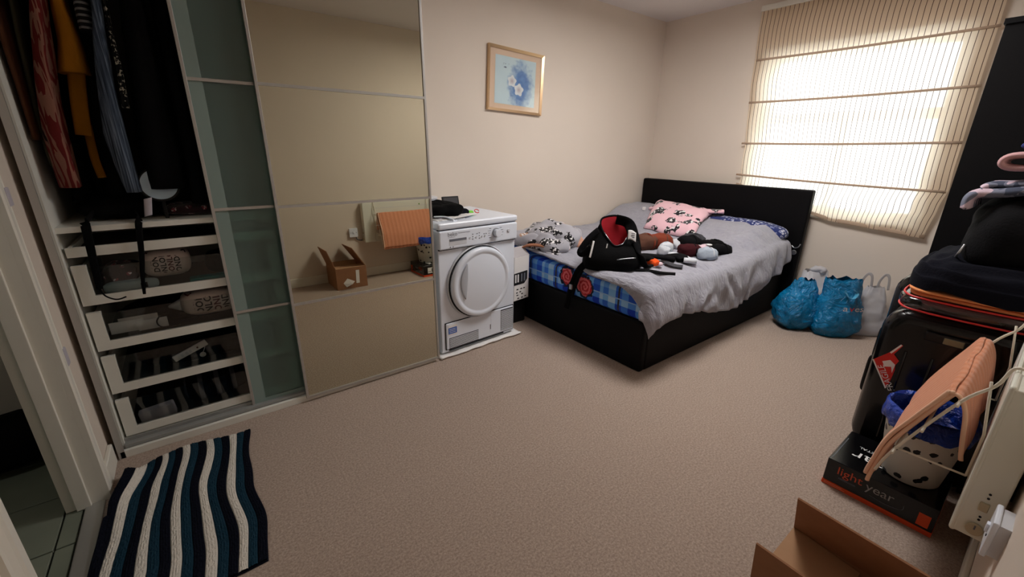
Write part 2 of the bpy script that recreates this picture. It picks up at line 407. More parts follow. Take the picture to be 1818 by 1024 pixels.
# flower print
g = G('flower_print'); M['art'] = g.m
X, Y, Z = g.sep(g.uv())[0:3]
wv = g.noise(7., 4., .6, vec=g.uv())
def dist(cx, cy, sx=1., sy=1.):
    a_ = g.math('DIVIDE', g.math('SUBTRACT', X, cx), sx); b_ = g.math('DIVIDE', g.math('SUBTRACT', Y, cy), sy)
    return g.math('SQRT', g.math('ADD', g.math('MULTIPLY', a_, a_), g.math('MULTIPLY', b_, b_))), g.math('ARCTAN2', b_, a_)
c = g.mix(g.noise(3., 3., vec=g.uv()), S(206, 222, 234), S(226, 234, 240))
d, an = dist(.62, .42, .26, .44)
blue = g.math('SUBTRACT', 1.32, g.math('ADD', d, g.math('MULTIPLY_ADD', wv, 1.5, -.75)), 0, True)
c = g.mix(g.math('MULTIPLY', blue, 1.5, 0, True), c, g.mix(g.noise(11., 4., vec=g.uv()), S(66, 104, 178), S(140, 176, 220)))
for cx, cy, r in ((.41, .51, .115), (.585, .345, .125)):
    d, an = dist(cx, cy, 1., 1.15)
    pe = g.math('ADD', r*.86, g.math('MULTIPLY', g.math('SINE', g.math('MULTIPLY_ADD', an, 5., .6)), r*.12))
    c = g.mix(g.math('LESS_THAN', d, pe), c, g.mix(g.math('MULTIPLY', d, 14., 0, True), S(196, 176, 186), S(236, 232, 236)))
d, an = dist(.24, .82, 1., .6)
c = g.mix(g.math('GREATER_THAN', g.math('MULTIPLY', g.math('LESS_THAN', d, .10), g.noise(24., 2., vec=g.uv())), .60), c, S(90, 100, 130))
g.base(c, .8, .2)

# ------------------------------------------------------------------ room shell
XL, XR, YF, YB, H = -0.455, 3.97, -0.105, 2.80, 2.44
D0, D1, DZ = 1.215, 1.905, 2.0          # doorway in the left wall
struct('floor', box(B(), XL-.005, XR+.0, YF, YB, -.10, 0), M['carpet'])
struct('ceiling', box(B(), -1.75, XR+.2, YF-.15, YB+.2, H, H+.12), M['ceil'])
struct('wall_back', box(B(), -1.75, XR+.2, YB, YB+.15, -.1, H), M['wall'])
struct('wall_front', box(B(), XL-.105, XR+.2, YF-.15, YF, -.1, H), M['wall'])
bm = B(); x0 = XL-.105
box(bm, x0, XL, YF, D0-.012, -.1, H); box(bm, x0, XL, D1+.012, YB, -.1, H); box(bm, x0, XL, D0-.012, D1+.012, DZ+.012, H)
struct('wall_left', bm, M['wall'])
W0, W1, WZ0, WZ1 = .62, 1.80, .80, 2.02
bm = B(); xr = XR+.20
box(bm, XR, xr, YF, W0, -.1, H); box(bm, XR, xr, W1, YB, -.1, H); box(bm, XR, xr, W0, W1, -.1, WZ0); box(bm, XR, xr, W0, W1, WZ1, H)
struct('wall_right', bm, M['wall'])
# window: frame, sashes, panes, sill
wf = struct('window_1', box(box(box(box(B(), 4.09, 4.15, W0, W0+.06, WZ0, WZ1, .006), 4.09, 4.15, W1-.06, W1, WZ0, WZ1, .006), 4.09, 4.15, W0, W1, WZ0, WZ0+.06, .006), 4.09, 4.15, W0, W1, WZ1-.06, WZ1, .006), M['sill'])
struct('transom', box(B(), 4.085, 4.15, W0+.06, W1-.06, 1.50, 1.57, .006), M['sill'], wf)
struct('mullion', box(B(), 4.09, 4.15, 1.18, 1.24, WZ0+.06, 1.50, .006), M['sill'], wf)
for (a0, a1, b0, b1) in ((W0+.06, 1.18, WZ0+.06, 1.5), (1.24, W1-.06, WZ0+.06, 1.5), (W0+.06, W1-.06, 1.57, WZ1-.06)):
    struct('pane', box(B(), 4.115, 4.12, a0, a1, b0, b1), M['glass'], wf)
struct('window_sill', box(B(), 3.955, 4.09, W0-.0, W1+.0, WZ0-.02, WZ0+.003, .004), M['sill'], wf)
# skirting
def skirt(name, x0, x1, y0, y1): return struct(name, box(B(), x0, x1, y0, y1, 0, .09, .004), M['white_gloss'])
skirt('baseboard_front', XL, XR, YF, YF+.014); skirt('baseboard_right', XR-.014, XR, YF+.014, YB-.014); skirt('baseboard_back', XL, XR, YB-.014, YB)
skirt('baseboard_left', XL, XL+.016, D1+.075, 2.15); skirt('baseboard_near', XL, XL+.014, YF+.014, D0-.075).name = 'baseboard_left_2'
# doorway lining and moulded architrave
def arch_profile(yedge, sgn):            # stepped moulding, thickness from the wall into the room
    return [(0, 0), (.018, 0), (.022, .006), (.022, .03), (.016, .036), (.021, .046), (.014, .058), (.011, .066), (0, .068)]
tr_ = None
for nm, ye, sg in (('trim_1', D1, 1), ('trim_2', D0, -1)):
    bm = B(); P = arch_profile(ye, sg)
    prism(bm, [(XL+a, ye+sg*b, 0) for a, b in P], (0, 0, DZ+.068))
    tr_ = struct(nm, bm, M['white_gloss'])
    bm = B(); box(bm, XL-.105, XL, *(sorted((ye, ye+sg*.012))), 0, DZ, .001); box(bm, XL-.075, XL-.035, *(sorted((ye, ye-sg*.013))), 0, DZ, .002)
    struct('door_lining', bm, M['white_gloss'], tr_)
    if sg == 1:
        for z, y, s_, m_ in ((.575, 1.955, .032, 'lilac'), (1.115, 1.958, .028, 'lilac')):
            bm = B(); box(bm, XL+.017, XL+.0235, y-.016, y+.016, z-s_, z+s_, .003); struct('paper_sticker', bm, M[m_], tr_)
bm = B(); prism(bm, [(XL+a, D0-.068, DZ+b) for a, b in arch_profile(0, 1)], (0, D1-D0+.136, 0)); box(bm, XL-.105, XL, D0, D1, DZ, DZ+.012)
struct('trim_3', bm, M['white_gloss'])
# hall behind the doorway
hf = struct('floor_hall', box(B(), -1.75, XL-.01, .5, YB, -.1, -.012), M['grout'])
xsx = [-.512, -.565, -.865, -1.165, -1.465, -1.75]; ysy = [.53, .83, 1.13, 1.43, 1.73, 2.03, 2.33, 2.63, 2.795]
for a0, a1 in zip(xsx, xsx[1:]):
    for b0, b1 in zip(ysy, ysy[1:]):
        struct('tile', box(B(), a1+.003, a0-.003, b0+.003, b1-.003, -.014, -.003, .0015, 1), M['tile'], hf)
struct('threshold_strip', box(B(), -.508, -.452, D0, D1, -.012, .006, .004), M['alu'], hf)
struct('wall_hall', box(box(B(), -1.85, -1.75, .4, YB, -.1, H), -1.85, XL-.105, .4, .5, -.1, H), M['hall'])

# added fill lamp (above the frame); its light is set at the top
cl = thing('ceiling_fill_lamp', 'added round white flush fill lamp above the carpet in the middle of the room', 'lamp', (2.45, 1.25, H))
bm = B(); cyl(bm, (2.45, 1.25, H-.04), .40, .08, n=40, bev=.01); obj('fill_lamp_base', bm, M['white_gloss'], cl)
g = G('fill_lamp_opal'); g.base((1, .96, .9, 1), .4); g.p.inputs['Emission Color'].default_value = (1, .93, .86, 1); g.p.inputs['Emission Strength'].default_value = 2.
bm = B(); cyl(bm, (2.45, 1.25, H-.085), .385, .012, n=40, bev=.004); obj('diffuser', bm, g.m, cl)

hl = bpy.data.lights.new('hall_fill_light', 'AREA'); hl.shape = 'DISK'; hl.size = .2; hl.energy = 1.2; hl.color = (1, .97, .9)  # added dim fill, out of view, so the hall tiles show
ho = bpy.data.objects.new('hall_fill_light', hl); COL.objects.link(ho); ho.location = (-1.1, 1.3, H-.06)
bm = B(); cyl(bm, (-1.1, 1.3, H-.025), .12, .05, n=28, bev=.01); tag(obj('hall_fill_lamp', bm, M['white_gloss']), 'small round white fill lamp added in the hall', 'lamp')

# ------------------------------------------------------------------ wardrobe
WL, WR, WF, WT = -.428, 1.075, 2.185, 2.01      # left, right, carcass front, top
wd = thing('wardrobe', 'tall white two-door sliding wardrobe standing open at its left end', 'wardrobe', (.32, 2.4, 0))
def wp(name, bm, m_, **k): return obj(name, bm, m_, wd, **k)
wp('side_panel', box(B(), WL, WL+.018, WF, YB-.02, 0, WT), M['ward']); wp('side_panel', box(B(), WR-.018, WR, WF, YB-.02, 0, WT), M['ward'])
wp('side_panel', box(B(), .305, .341, WF+.03, YB-.03, .06, WT-.02), M['ward'])
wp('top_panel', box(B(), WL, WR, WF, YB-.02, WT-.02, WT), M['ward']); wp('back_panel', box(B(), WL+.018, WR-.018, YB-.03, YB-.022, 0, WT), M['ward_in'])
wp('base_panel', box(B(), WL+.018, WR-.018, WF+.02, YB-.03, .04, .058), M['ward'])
wp('plinth', box(B(), WL, WR-.02, WF-.03, WF-.012, 0, .034, .002), M['ward'])
wp('track_rail', box(box(B(), WL+.018, WR-.02, WF-.012, WF+.02, .034, .05, .002), WL+.018, WR-.02, WF+.018, WF+.026, .05, .064), M['edge'])
wp('edge_strip', box(box(B(), WL-.006, WL-.001, WF-.028, WF+.002, 0, WT), WL-.006, WL+.016, WF-.03, WF-.024, 0, WT), M['alu'])
wp('edge_strip', box(B(), WL+.001, WL+.006, WF-.024, WF, 0, WT), M['edge'])
wp('shelf', box(B(), WL+.018, .305, WF+.03, YB-.03, .955, .976), M['ward'])
bm = B(); tube(bm, [(WL+.018, 2.47, 1.90), (.305, 2.47, 1.90)], .013, 12); wp('hanging_rail', bm, M['alu'])
# drawers
def drawer(z0, z1, tray=False):
    d = bpy.data.objects.new('drawer', None); COL.objects.link(d); d.parent = wd; d.location = (-.055, 2.24, z0); d.matrix_parent_inverse = wm(wd).inverted()
    X0, X1, y0, y1 = WL+.026, .297, 2.215, 2.233
    if tray:
        obj('drawer_front', box(B(), X0, X1, y0, y1, z0, z1, .001), M['ward'], d)
    else:
        s_ = .042; r_ = .036
        obj('bottom_rail', prism(B(), [(X0, y0, z0), (X1, y0, z0), (X1-s_, y0, z0+r_), (X0+s_, y0, z0+r_)], (0, y1-y0, 0)), M['ward'], d)
        obj('stile', prism(B(), [(X0, y0, z0), (X0+s_, y0, z0+r_), (X0+s_, y0, z1), (X0, y0, z1)], (0, y1-y0, 0)), M['ward'], d)
        obj('stile', prism(B(), [(X1, y0, z0), (X1, y0, z1), (X1-s_, y0, z1), (X1-s_, y0, z0+r_)], (0, y1-y0, 0)), M['ward'], d)
        obj('glass_front', box(B(), X0+s_-.004, X1-s_+.004, y0+.007, y0+.011, z0+r_-.004, z1-.012), M['dglass'], d)
    bm = B(); zt = z1-.03 if not tray else z1
    box(bm, X0+.006, X0+.018, y1, YB-.06, z0+.004, zt); box(bm, X1-.018, X1-.006, y1, YB-.06, z0+.004, zt); box(bm, X0+.006, X1-.006, YB-.072, YB-.06, z0+.004, zt)
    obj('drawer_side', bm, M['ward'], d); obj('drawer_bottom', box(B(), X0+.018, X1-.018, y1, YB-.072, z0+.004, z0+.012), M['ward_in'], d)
    return d
for z0, z1 in ((.066, .242), (.276, .446), (.474, .638), (.669, .829)): drawer(z0, z1)
drawer(.862, .899, True)
# sliding doors
def door(name, x0, x1, y, zs, pane_m, tilt=0., nframe=.016, lab=None):
    d = bpy.data.objects.new(name, None); COL.objects.link(d); d.parent = wd; d.location = ((x0+x1)/2, y, 1.0); d.matrix_parent_inverse = wm(wd).inverted()
    if lab: d['label'] = lab
    c_ = Vector(((x0+x1)/2, y, 1.0)); R_ = Matrix.Translation(c_) @ Matrix.Rotation(-tilt, 4, 'X') @ Matrix.Translation(-c_)
    def ad(nm, bm, m_): return obj(nm, xf(bm, R_), m_, d)
    ad('stile', box(B(), x0, x0+nframe, y-.006, y+.012, zs[0], zs[-1], .001), M['alu']); ad('stile', box(B(), x1-nframe, x1, y-.006, y+.012, zs[0], zs[-1], .001), M['alu'])
    for i, z in enumerate(zs):
        hh = .006
        ad('rail', box(B(), x0+nframe, x1-nframe, y-.006, y+.012, z-hh if i else z, z+hh if i < len(zs)-1 else z, .0) if 0 < i < len(zs)-1 else box(B(), x0+nframe, x1-nframe, y-.006, y+.012, z if i == 0 else z-.012, z+.012 if i == 0 else z), M['alu'])
    for a_, b_ in zip(zs, zs[1:]): ad('pane', box(B(), x0+nframe-.002, x1-nframe+.002, y, y+.005, a_+.004, b_-.004), pane_m)
    return d
TILT = math.radians(.7)
door('mirror_door', .303, WR, 2.157, [.022, .54, 1.01, 1.515, 1.995], M['mirror'], TILT, .012, 'sliding door of four mirror panes')
door('frosted_door', .068, .84, 2.197, [.03, .54, 1.01, 1.515, 1.995], M['frost'], 0., .012, 'sliding door of frosted greenish glass panes')

fd = bpy.data.objects['frosted_door']
M['film'] = mat('pale_frosted_border', (132, 152, 147), .45, .4)  # paler strips along the left and bottom of the frosted panes
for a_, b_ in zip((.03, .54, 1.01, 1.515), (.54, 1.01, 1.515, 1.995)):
    obj('pale_border', box(B(), .080, .128, 2.1962, 2.1969, a_+.006, b_-.006), M['film'], fd)
obj('pale_border', box(B(), .128, .828, 2.1962, 2.1969, .036, .068), M['film'], fd)
# clothes on the rail
def hang(name, label, cat, m_, zs, cx, hw, yf, yb, amp=.012, seed=0., group=None, n=28):
    """cloth hung from the rail: rings in plan, x centre and half width given per height"""
    bm = B(); rings = []
    for i in range(22):
        t = i/21; z = lerp(zs[0], zs[-1], t); c_ = pw(zs[::-1], cx[::-1], z); h_ = pw(zs[::-1], hw[::-1], z)
        r_ = []
        for k in range(n):
            a_ = k*2*PI/n; yy = lerp(yf, yb, .5-.5*math.cos(a_)); sx = math.sin(a_)
            fold = amp*math.sin(yy*44+seed+2.2*n3(z*3, yy*4, seed))
            r_.append((c_+h_*math.copysign(abs(sx)**.6, sx)+fold*.6+.010*n3(z*5, seed, yy*6), yy+.008*n3(z*6, seed+9, k*.3), z))
        rings.append(r_)
    loft(bm, rings); t = thing(name, label, cat, (cx[0], (yf+yb)/2, zs[-1]), group=group)
    obj('cloth', bm, m_, t)
    hk = B(); zt = zs[0]; xc = cx[0]
    tube(hk, smooth_path([(xc, 2.47, zt-.01), (xc, 2.47, zt+.02), (xc, 2.49, 1.885), (xc, 2.47, 1.92), (xc, 2.448, 1.90)], 4), .003, 6)
    obj('hanger_hook', hk, M['steel'], t); return t
hang('coat', 'brown garment hanging against the left wardrobe side', 'clothes', M['browncl'], [1.86, 1.5, 1.28], [-.375, -.388, -.392], [.010, .011, .012], 2.25, 2.66, .004, 1.)
hang('trousers', 'khaki trousers hanging behind the brown garment', 'clothes', M['khaki'], [1.86, 1.4, 1.19], [-.35, -.372, -.38], [.012, .012, .013], 2.30, 2.62, .004, 7.)
hang('coat', 'black coat hanging behind the red and cream scarf', 'clothes', M['black'], [1.86, 1.4, 1.05], [-.31, -.335, -.345], [.02, .024, .026], 2.36, 2.70, .008, 3.)
hang('scarf', 'red and cream patterned scarf hanging at the left of the rail', 'scarf', M['scarf'], [1.86, 1.72, 1.5, 1.3, 1.115], [-.265, -.28, -.315, -.345, -.335], [.012, .015, .021, .028, .029], 2.24, 2.34, .010, 5.)
t = hang('dress', 'mustard yellow dress with a flared sleeve, beside the red scarf', 'clothes', M['mustard'], [1.86, 1.74, 1.64, 1.515], [-.235, -.238, -.240, -.245], [.016, .021, .030, .045], 2.30, 2.44, .006, 2.)
bm = B(); strip(bm, smooth_path([(-.245, 2.36, 1.53), (-.262, 2.36, 1.42), (-.275, 2.36, 1.30)]), .05, .02, (0, 1, 0)); obj('sash', bm, M['mustard'], t)
bm = B(); strip(bm, smooth_path([(-.262, 2.40, 1.34), (-.268, 2.40, 1.22), (-.262, 2.40, 1.14)]), .028, .014, (0, 1, 0)); obj('sash', bm, M['mustard'], t)
hang('coat', 'black jacket hanging between the mustard dress and the blue scarf', 'clothes', M['black2'], [1.86, 1.4, 1.04], [-.19, -.22, -.235], [.02, .03, .034], 2.38, 2.70, .008, 4.)
hang('jumper', 'dark grey ribbed knit sleeve hanging beside the blue scarf', 'clothes', M['ribgrey'], [1.86, 1.72, 1.655], [-.17, -.172, -.174], [.022, .024, .024], 2.27, 2.40, .003, 6.)
hang('scarf', 'blue grey streaked long scarf hanging in the middle of the rail', 'scarf', M['bluescarf'], [1.86, 1.72, 1.5, 1.3, 1.09], [-.13, -.137, -.165, -.185, -.165], [.010, .014, .022, .032, .024], 2.235, 2.33, .008, 8.)
hang('coat', 'large black coat hanging at the right end of the open section', 'clothes', M['black2'], [1.86, 1.5, 1.098], [-.03, -.05, -.062], [.03, .055, .08], 2.245, 2.70, .01, 9.)
hang('coat', 'black coat hanging behind the frosted door edge', 'clothes', M['black'], [1.86, 1.5, 1.03], [.06, .05, .045], [.03, .035, .04], 2.27, 2.70, .01, 10.)
hang('coat', 'dark coat hanging fully behind the frosted glass', 'clothes', M['black2'], [1.86, 1.5, 1.03], [.16, .17, .17], [.03, .04, .05], 2.29, 2.70, .01, 12.)
t = hang('sash', 'narrow black and cream lace sash hanging before the black coat', 'clothes', M['lace'], [1.86, 1.56, 1.40], [-.105, -.112, -.118], [.006, .008, .012], 2.262, 2.285, .004, 11.)
# on the shelf
t = thing('handbag', 'black bag on the wardrobe shelf with two straps hanging over the drawers', 'bag', (-.26, 2.42, .976))
bm = B(); sup(bm, (-.22, 2.44, 1.02), (.15, .13, .045), .6, .8, amp=.02, fr=9, seed=3); obj('body', bm, M['black'], t)
bm = B(); strip(bm, smooth_path([(-.30, 2.36, 1.02), (-.325, 2.24, .99), (-.325, 2.200, .965), (-.332, 2.195, .84), (-.338, 2.195, .735)]), lambda u: .036-.016*u, .006, (0, 1, .3)); obj('strap', bm, M['black'], t)
bm = B(); strip(bm, smooth_path([(-.19, 2.36, 1.02), (-.172, 2.24, .99), (-.176, 2.200, .965), (-.19, 2.195, .85), (-.205, 2.195, .765), (-.214, 2.194, .69)]), lambda u: .030-.02*u, .006, (0, 1, .3)); obj('strap', bm, M['black'], t)
bm = B(); tube(bm, smooth_path([(-.338, 2.195, .735), (-.328, 2.193, .705), (-.30, 2.193, .685), (-.27, 2.194, .69)]), .003, 6); obj('cord', bm, M['black'], t)
t = thing('hand_mirror', 'round hand mirror with a pale blue painted reflection on the shelf under the coats', 'mirror', (-.09, 2.30, .976))
nrm = Vector((.05, -.97, .20)).normalized(); bm = B(); cyl(bm, (0, 0, 0), .062, .006, n=40); Mx = Matrix.Translation((-.085, 2.285, 1.115)) @ nrm.to_track_quat('Z', 'Y').to_matrix().to_4x4()
obj('glass', xf(bm, Mx), mat('painted_mirror_shine', (186, 214, 236), .25, .6, metal=.2), t)  # pale blue base colour stands in for a bright reflection in the glass
bm = B(); tube(bm, [Vector((.064*math.cos(a*PI/24), .064*math.sin(a*PI/24), 0)) for a in range(49)], .005, 8); obj('rim', xf(bm, Mx.copy()), M['pblack'], t)
bm = B(); box(bm, -.092, -.078, 2.288, 2.3, .976, 1.055, .003); obj('handle', bm, M['pblack'], t)
bm = B(); grid(bm, lambda u, v: (-.155+.026*u+.012*(1-v), 2.255-.004*math.sin(u*3), 1.062-.07*v+.006*u), 6, 10); tag(obj('clothing_label', bm, M['lilac'], sol=.0015), 'white care label hanging below the blue scarf', 'label')
sup(bm := B(), (.02, 2.40, 1.0), (.12, .10, .026), .6, .8, amp=.02, fr=12, seed=8); tag(obj('folded_shirt', bm, M['print_polka']), 'dark patterned top folded on the wardrobe shelf', 'clothes')

# things in the drawers
def london(name, label, c, s, seed, tail=False):
    t = thing(name, label, 'bag', (c[0], c[1], c[2]-s[2]))
    def front(x, z):   # y of the front surface of the bag
        u = min(1, abs(x)/s[0]); v = min(1, abs(z)/s[2]); return c[1]-s[1]*(max(0, 1-u**3.2)**.5)*(max(0, 1-v**3.2)**.5)
    bm = B(); sup(bm, c, s, .62, .62, 36, 24); obj('bag_body', bm, mat(name+'_plastic', (214, 200, 194), .35, .4, bump=.4, bs=25), t)
    rows = ['LONDON', 'NDONLO', 'ONLOND', 'DONLON', 'LONDON', 'NLONDO']; pitch = s[0]*2*.86/len(rows)
    for i, rw in enumerate(rows):
        x = -s[0]*.86+pitch*(i+.15)
        lettering(rw[:5], pitch*1.12, (0, 0, 0), (1, 0, 0), (0, 0, 1), (M['ink'] if i % 3 else M['redink']), t, 'CENTER', space=1.12, bold=pitch*.03,
                  f=lambda a, b, x=x: (c[0]+x+pitch*.8-b, front(x+pitch*.8-b, max(-s[2]*.93, min(s[2]*.93, a)))-.0025 if abs(a) < s[2]*.95 else front(x+pitch*.8-b, s[2]*.9), c[2]+max(-s[2]*.93, min(s[2]*.93, a))))
    if tail:
        bm = B(); loft(bm, [[(c[0]-s[0]*.9-.055*t_, c[1]-.02*k[0]*(1-.8*t_), c[2]-.005+(.035*k[1])*(1-.85*t_)) for k in [(math.cos(q), math.sin(q)) for q in [j*PI/5 for j in range(10)]]] for t_ in (0, .4, .75, 1)]); obj('knot', bm, M['wplast2'], t)
    return t
M['redink'] = mat('dark_red_print', (84, 30, 34), .6, .3)
london('printed_bag', 'white bag printed with dark capital letters, in the top glass drawer', (-.125, 2.33, .787), (.085, .07, .060), 1)
london('printed_bag', 'white bag printed with dark capital letters, in the third glass drawer from the floor', (.0, 2.32, .587), (.115, .07, .058), 2, True)
def dheap(name, label, cat, m_, c, s, seed, e=.7, amp=.02, fr=10):
    bm = B(); sup(bm, c, s, e, .8, amp=amp, fr=fr, seed=seed, nu=36, nv=20); return tag(obj(name, bm, m_), label, cat)
dheap('folded_shirt', 'dark red spotted fabric folded in the top glass drawer', 'clothes', M['print_polka'], (-.275, 2.36, .745), (.075, .09, .055), 1)
t = thing('wipes_packet', 'pale blue and white soft packet in the top glass drawer', 'packet', (-.25, 2.26, .69))
bm = B(); sup(bm, (-.25, 2.268, .715), (.088, .022, .024), .5, .6, amp=.004, fr=20); obj('packet', bm, mat('packet_film', (176, 196, 202), .4, .4, var=.25, vs=22), t)
obj('flap', box(B(), -.222, -.20, 2.243, 2.2475, .705, .726, .001), M['gap'], t)
tag(obj('case', box(B(), -.06, .10, 2.25, 2.30, .683, .713, .006), M['teal']), 'teal plastic case at the right of the top glass drawer', 'case')
dheap('jumper', 'dark knitted jumper at the right of the top glass drawer', 'clothes', M['black2'], (.12, 2.40, .752), (.11, .10, .06), 4)
tag(obj('paper_sheets', box(box(box(B(), -.27, -.17, 2.27, 2.274, .512, .555), -.36, -.25, 2.285, 2.289, .512, .562), -.33, -.20, 2.295, 2.298, .512, .572), M['paper'], label=None), 'white papers in clear film in the third glass drawer from the floor', 'paper')
bm = B(); tube(bm, smooth_path([(-.19, 2.255, .57), (-.205, 2.25, .545), (-.195, 2.25, .52), (-.16, 2.25, .513), (-.13, 2.255, .514)]), .003, 6); tag(obj('cable', bm, M['pblack']), 'thin black cable looping before the papers in a drawer', 'cable')
dheap('clothes_pile', 'dark crumpled clothes at the back of the third glass drawer from the floor', 'clothes', M['black'], (-.1, 2.45, .54), (.24, .13, .05), 6)
dheap('clothes_pile', 'dark crumpled clothes filling the second glass drawer from the floor', 'clothes', M['black2'], (-.05, 2.45, .35), (.28, .15, .06), 7)
t = thing('test_strip', 'white plastic strip with a round button lying in the second drawer', 'gadget', (-.12, 2.28, .38))
Rm = Matrix.Translation((-.12, 2.275, .372)) @ Matrix.Rotation(-.38, 4, 'Y')
obj('body', xf(box(B(), -.07, .07, -.006, .006, -.014, .014, .003), Rm), M['white'], t)
for dx_ in (-.035, -.015, .0): obj('mark', xf(box(B(), dx_-.005, dx_+.005, -.0072, -.0055, -.007, .007), Rm.copy()), M['wplast2'], t)
bm = B(); cyl(bm, (.03, -.007, 0), .004, .003, 'Y', 12); obj('dot', xf(bm, Rm.copy()), M['redink'], t)
bm = B(); cyl(bm, (-.078, 2.268, .343), .012, .005, 'Y', 20, bev=.001); tag(obj('button', bm, M['white']), 'round white button hanging under the white strip in the drawer', 'button')
bm = B(); tube(bm, smooth_path([(-.078, 2.268, .352), (-.07, 2.268, .365), (-.062, 2.27, .385)]), .0015, 5); obj('thread', bm, M['wplast2'], bpy.data.objects['button'])
tag(obj('soap_box', xf(box(B(), -.064, .064, -.02, .02, -.03, .03, .006), Matrix.Translation((-.287, 2.275, .112)) @ Matrix.Rotation(-.10, 4, 'Y')), M['lilac']), 'pale lilac flat box at the left of the bottom drawer', 'box')
dheap('folded_shirt', 'dark striped top in the bottom glass drawer', 'clothes', M['darkstripe'], (-.06, 2.40, .145), (.13, .12, .066), 9)
dheap('folded_shirt', 'black top at the right of the bottom glass drawer', 'clothes', M['black2'], (.16, 2.40, .14), (.10, .12, .06), 10)

# ------------------------------------------------------------------ tumble dryer (local frame: x right, y back, origin front-left-bottom)
dr = thing('tumble_dryer', 'white tumble dryer with a round door between wardrobe and bed', 'dryer', (1.113, 2.165, 0), math.radians(3.2))
def dp(name, bm, m_, parent=None, **k): return obj(name, bm, m_, parent or dr, local=True, **k)
dp('body', box(B(), 0, .598, .012, .54, .022, .815, .008, 3), M['wplast'])
dp('top_panel', box(B(), -.003, .601, -.012, .545, .818, .858, .014, 4), M['wplast'])
cp = dp('control_panel', box(B(), 0, .598, -.012, .03, .700, .812, .010, 3), M['wplast'])
for nm, b_ in (('seam', (.002, .596, .008, .02, .813, .819)), ('seam', (.002, .596, .004, .02, .694, .701))): dp(nm, box(B(), *b_), M['gap'])
td = bpy.data.objects.new('tank_drawer', None); COL.objects.link(td); td.parent = dr; td.location = (.115, -.012, .74)
bm = B(); box(bm, -.05, .075, -.001, .002, -.018, .022, .001); dp('recess', bm, M['wplast2'], td)
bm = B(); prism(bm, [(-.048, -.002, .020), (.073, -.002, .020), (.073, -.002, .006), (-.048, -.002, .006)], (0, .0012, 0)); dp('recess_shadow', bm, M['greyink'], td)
bm = B(); cyl(bm, (.415, -.028, .762), .026, .034, 'Y', 28, .022, bev=.003); kn = dp('knob', bm, M['wplast'])
bm = B(); cyl(bm, (.415, -.014, .762), .030, .006, 'Y', 28); dp('knob_ring', bm, M['steel'])
bm = B(); cyl(bm, (.52, -.014, .765), .011, .008, 'Y', 20, bev=.002); dp('power_button', bm, M['wplast2'])
for i, (x, z) in enumerate(((.215, .752), (.262, .752), (.305, .752), (.328, .752))):
    bm = B(); cyl(bm, (x, -.0135, z), .005, .005, 'Y', 12); dp('button', bm, M['wplast2'])
for x, z in ((.235, .772), (.235, .757), (.235, .742), (.268, .772), (.285, .775), (.285, .757), (.285, .742), (.322, .765), (.338, .765)):
    dp('indicator', box(B(), x-.004, x+.004, -.0130, -.0118, z-.0025, z+.0025), M['greyink'])
for k, (x, z, wd_) in enumerate(((.37, .792, .016), (.365, .778, .022), (.363, .764, .018), (.363, .75, .02), (.37, .735, .018), (.455, .79, .016), (.465, .775, .02), (.468, .76, .018), (.462, .742, .016))):
    dp('print_line', box(B(), x-wd_/2, x+wd_/2, -.0126, -.0118, z-.0015, z+.0015), M['greyink'])
lettering('beko', .034, (.055, -.0128, .778), (1, 0, 0), (0, 0, 1), M['greyink'], dr, local=True, name='logo')
dp('logo_underline', xf(box(B(), .058, .108, -.0128, -.0118, .770, .7715), Matrix.Translation((0, 0, 0))), M['greyink'])
dp('print_line', box(B(), .13, .215, -.0126, -.0118, .790, .7925), M['greyink'])
for x in (.072, .092): dp('mark', box(B(), x-.003, x+.003, -.0126, -.0118, .708, .716), M['greyink'])
# door
DC = (.292, .457)
dd = bpy.data.objects.new('door', None); COL.objects.link(dd); dd.parent = dr; dd.location = (DC[0], 0, DC[1])
def ring(bm, r0, r1, y0, y1, n=64, prof=None):
    pr = prof or [(r0, y0), (r0, y1), (r1, y1), (r1, y0)]
    grid(bm, lambda u, v: (lambda rr, yy: (rr*math.cos(u*2*PI), yy, rr*math.sin(u*2*PI)))(*(pr+[pr[0]])[min(len(pr), int(round(v*len(pr))))]), n, len(pr)+1, cu=True)
    bmesh.ops.remove_doubles(bm, verts=bm.verts[:], dist=1e-6); return bm
dp('recess_ring', ring(B(), .205, .243, .012, -.002), M['wplast2'], dd)
dp('hinge_gap', ring(B(), .221, .236, .0, -.006), M['gap'], dd)
bm = B(); grid(bm, lambda u, v: (lambda p: (p[0]*math.cos(u*2*PI), p[1], p[0]*math.sin(u*2*PI)))([(.226, -.004), (.229, -.02), (.224, -.034), (.212, -.040), (.196, -.038), (.190, -.033), (.184, -.034), (.12, -.042), (.05, -.045), (.001, -.046)][int(round(v*9))]), 72, 10, cu=True)
dp('door_panel', bm, M['wplast'], dd)
bm = B(); cr = []
for i in range(13):
    t = i/12; a_ = lerp(2.35, 3.78, t); cr.append((Vector((.172*math.cos(a_), -.041, .172*math.sin(a_)+.02)), .026*math.sin(PI*t)**.8))
loft(bm, [[p_+Vector((q*math.cos(s_)*1., -.004*math.sin(s_) if math.sin(s_) > 0 else .006*-math.sin(s_), 0)) for s_ in [k*2*PI/10 for k in range(10)]] for p_, q in [(c_[0]+Vector((c_[1], 0, 0)), max(.001, c_[1])) for c_ in cr]])
dp('door_handle', bm, mat('door_grip_shade', (176, 180, 188), .4, .4), dd)
for a_ in (1.95, 2.75, 3.15): bm = B(); cyl(bm, (.229*math.cos(a_), -.004, .229*math.sin(a_)), .004, .008, 'Y', 8); dp('hinge_screw', bm, M['gap'], dd)
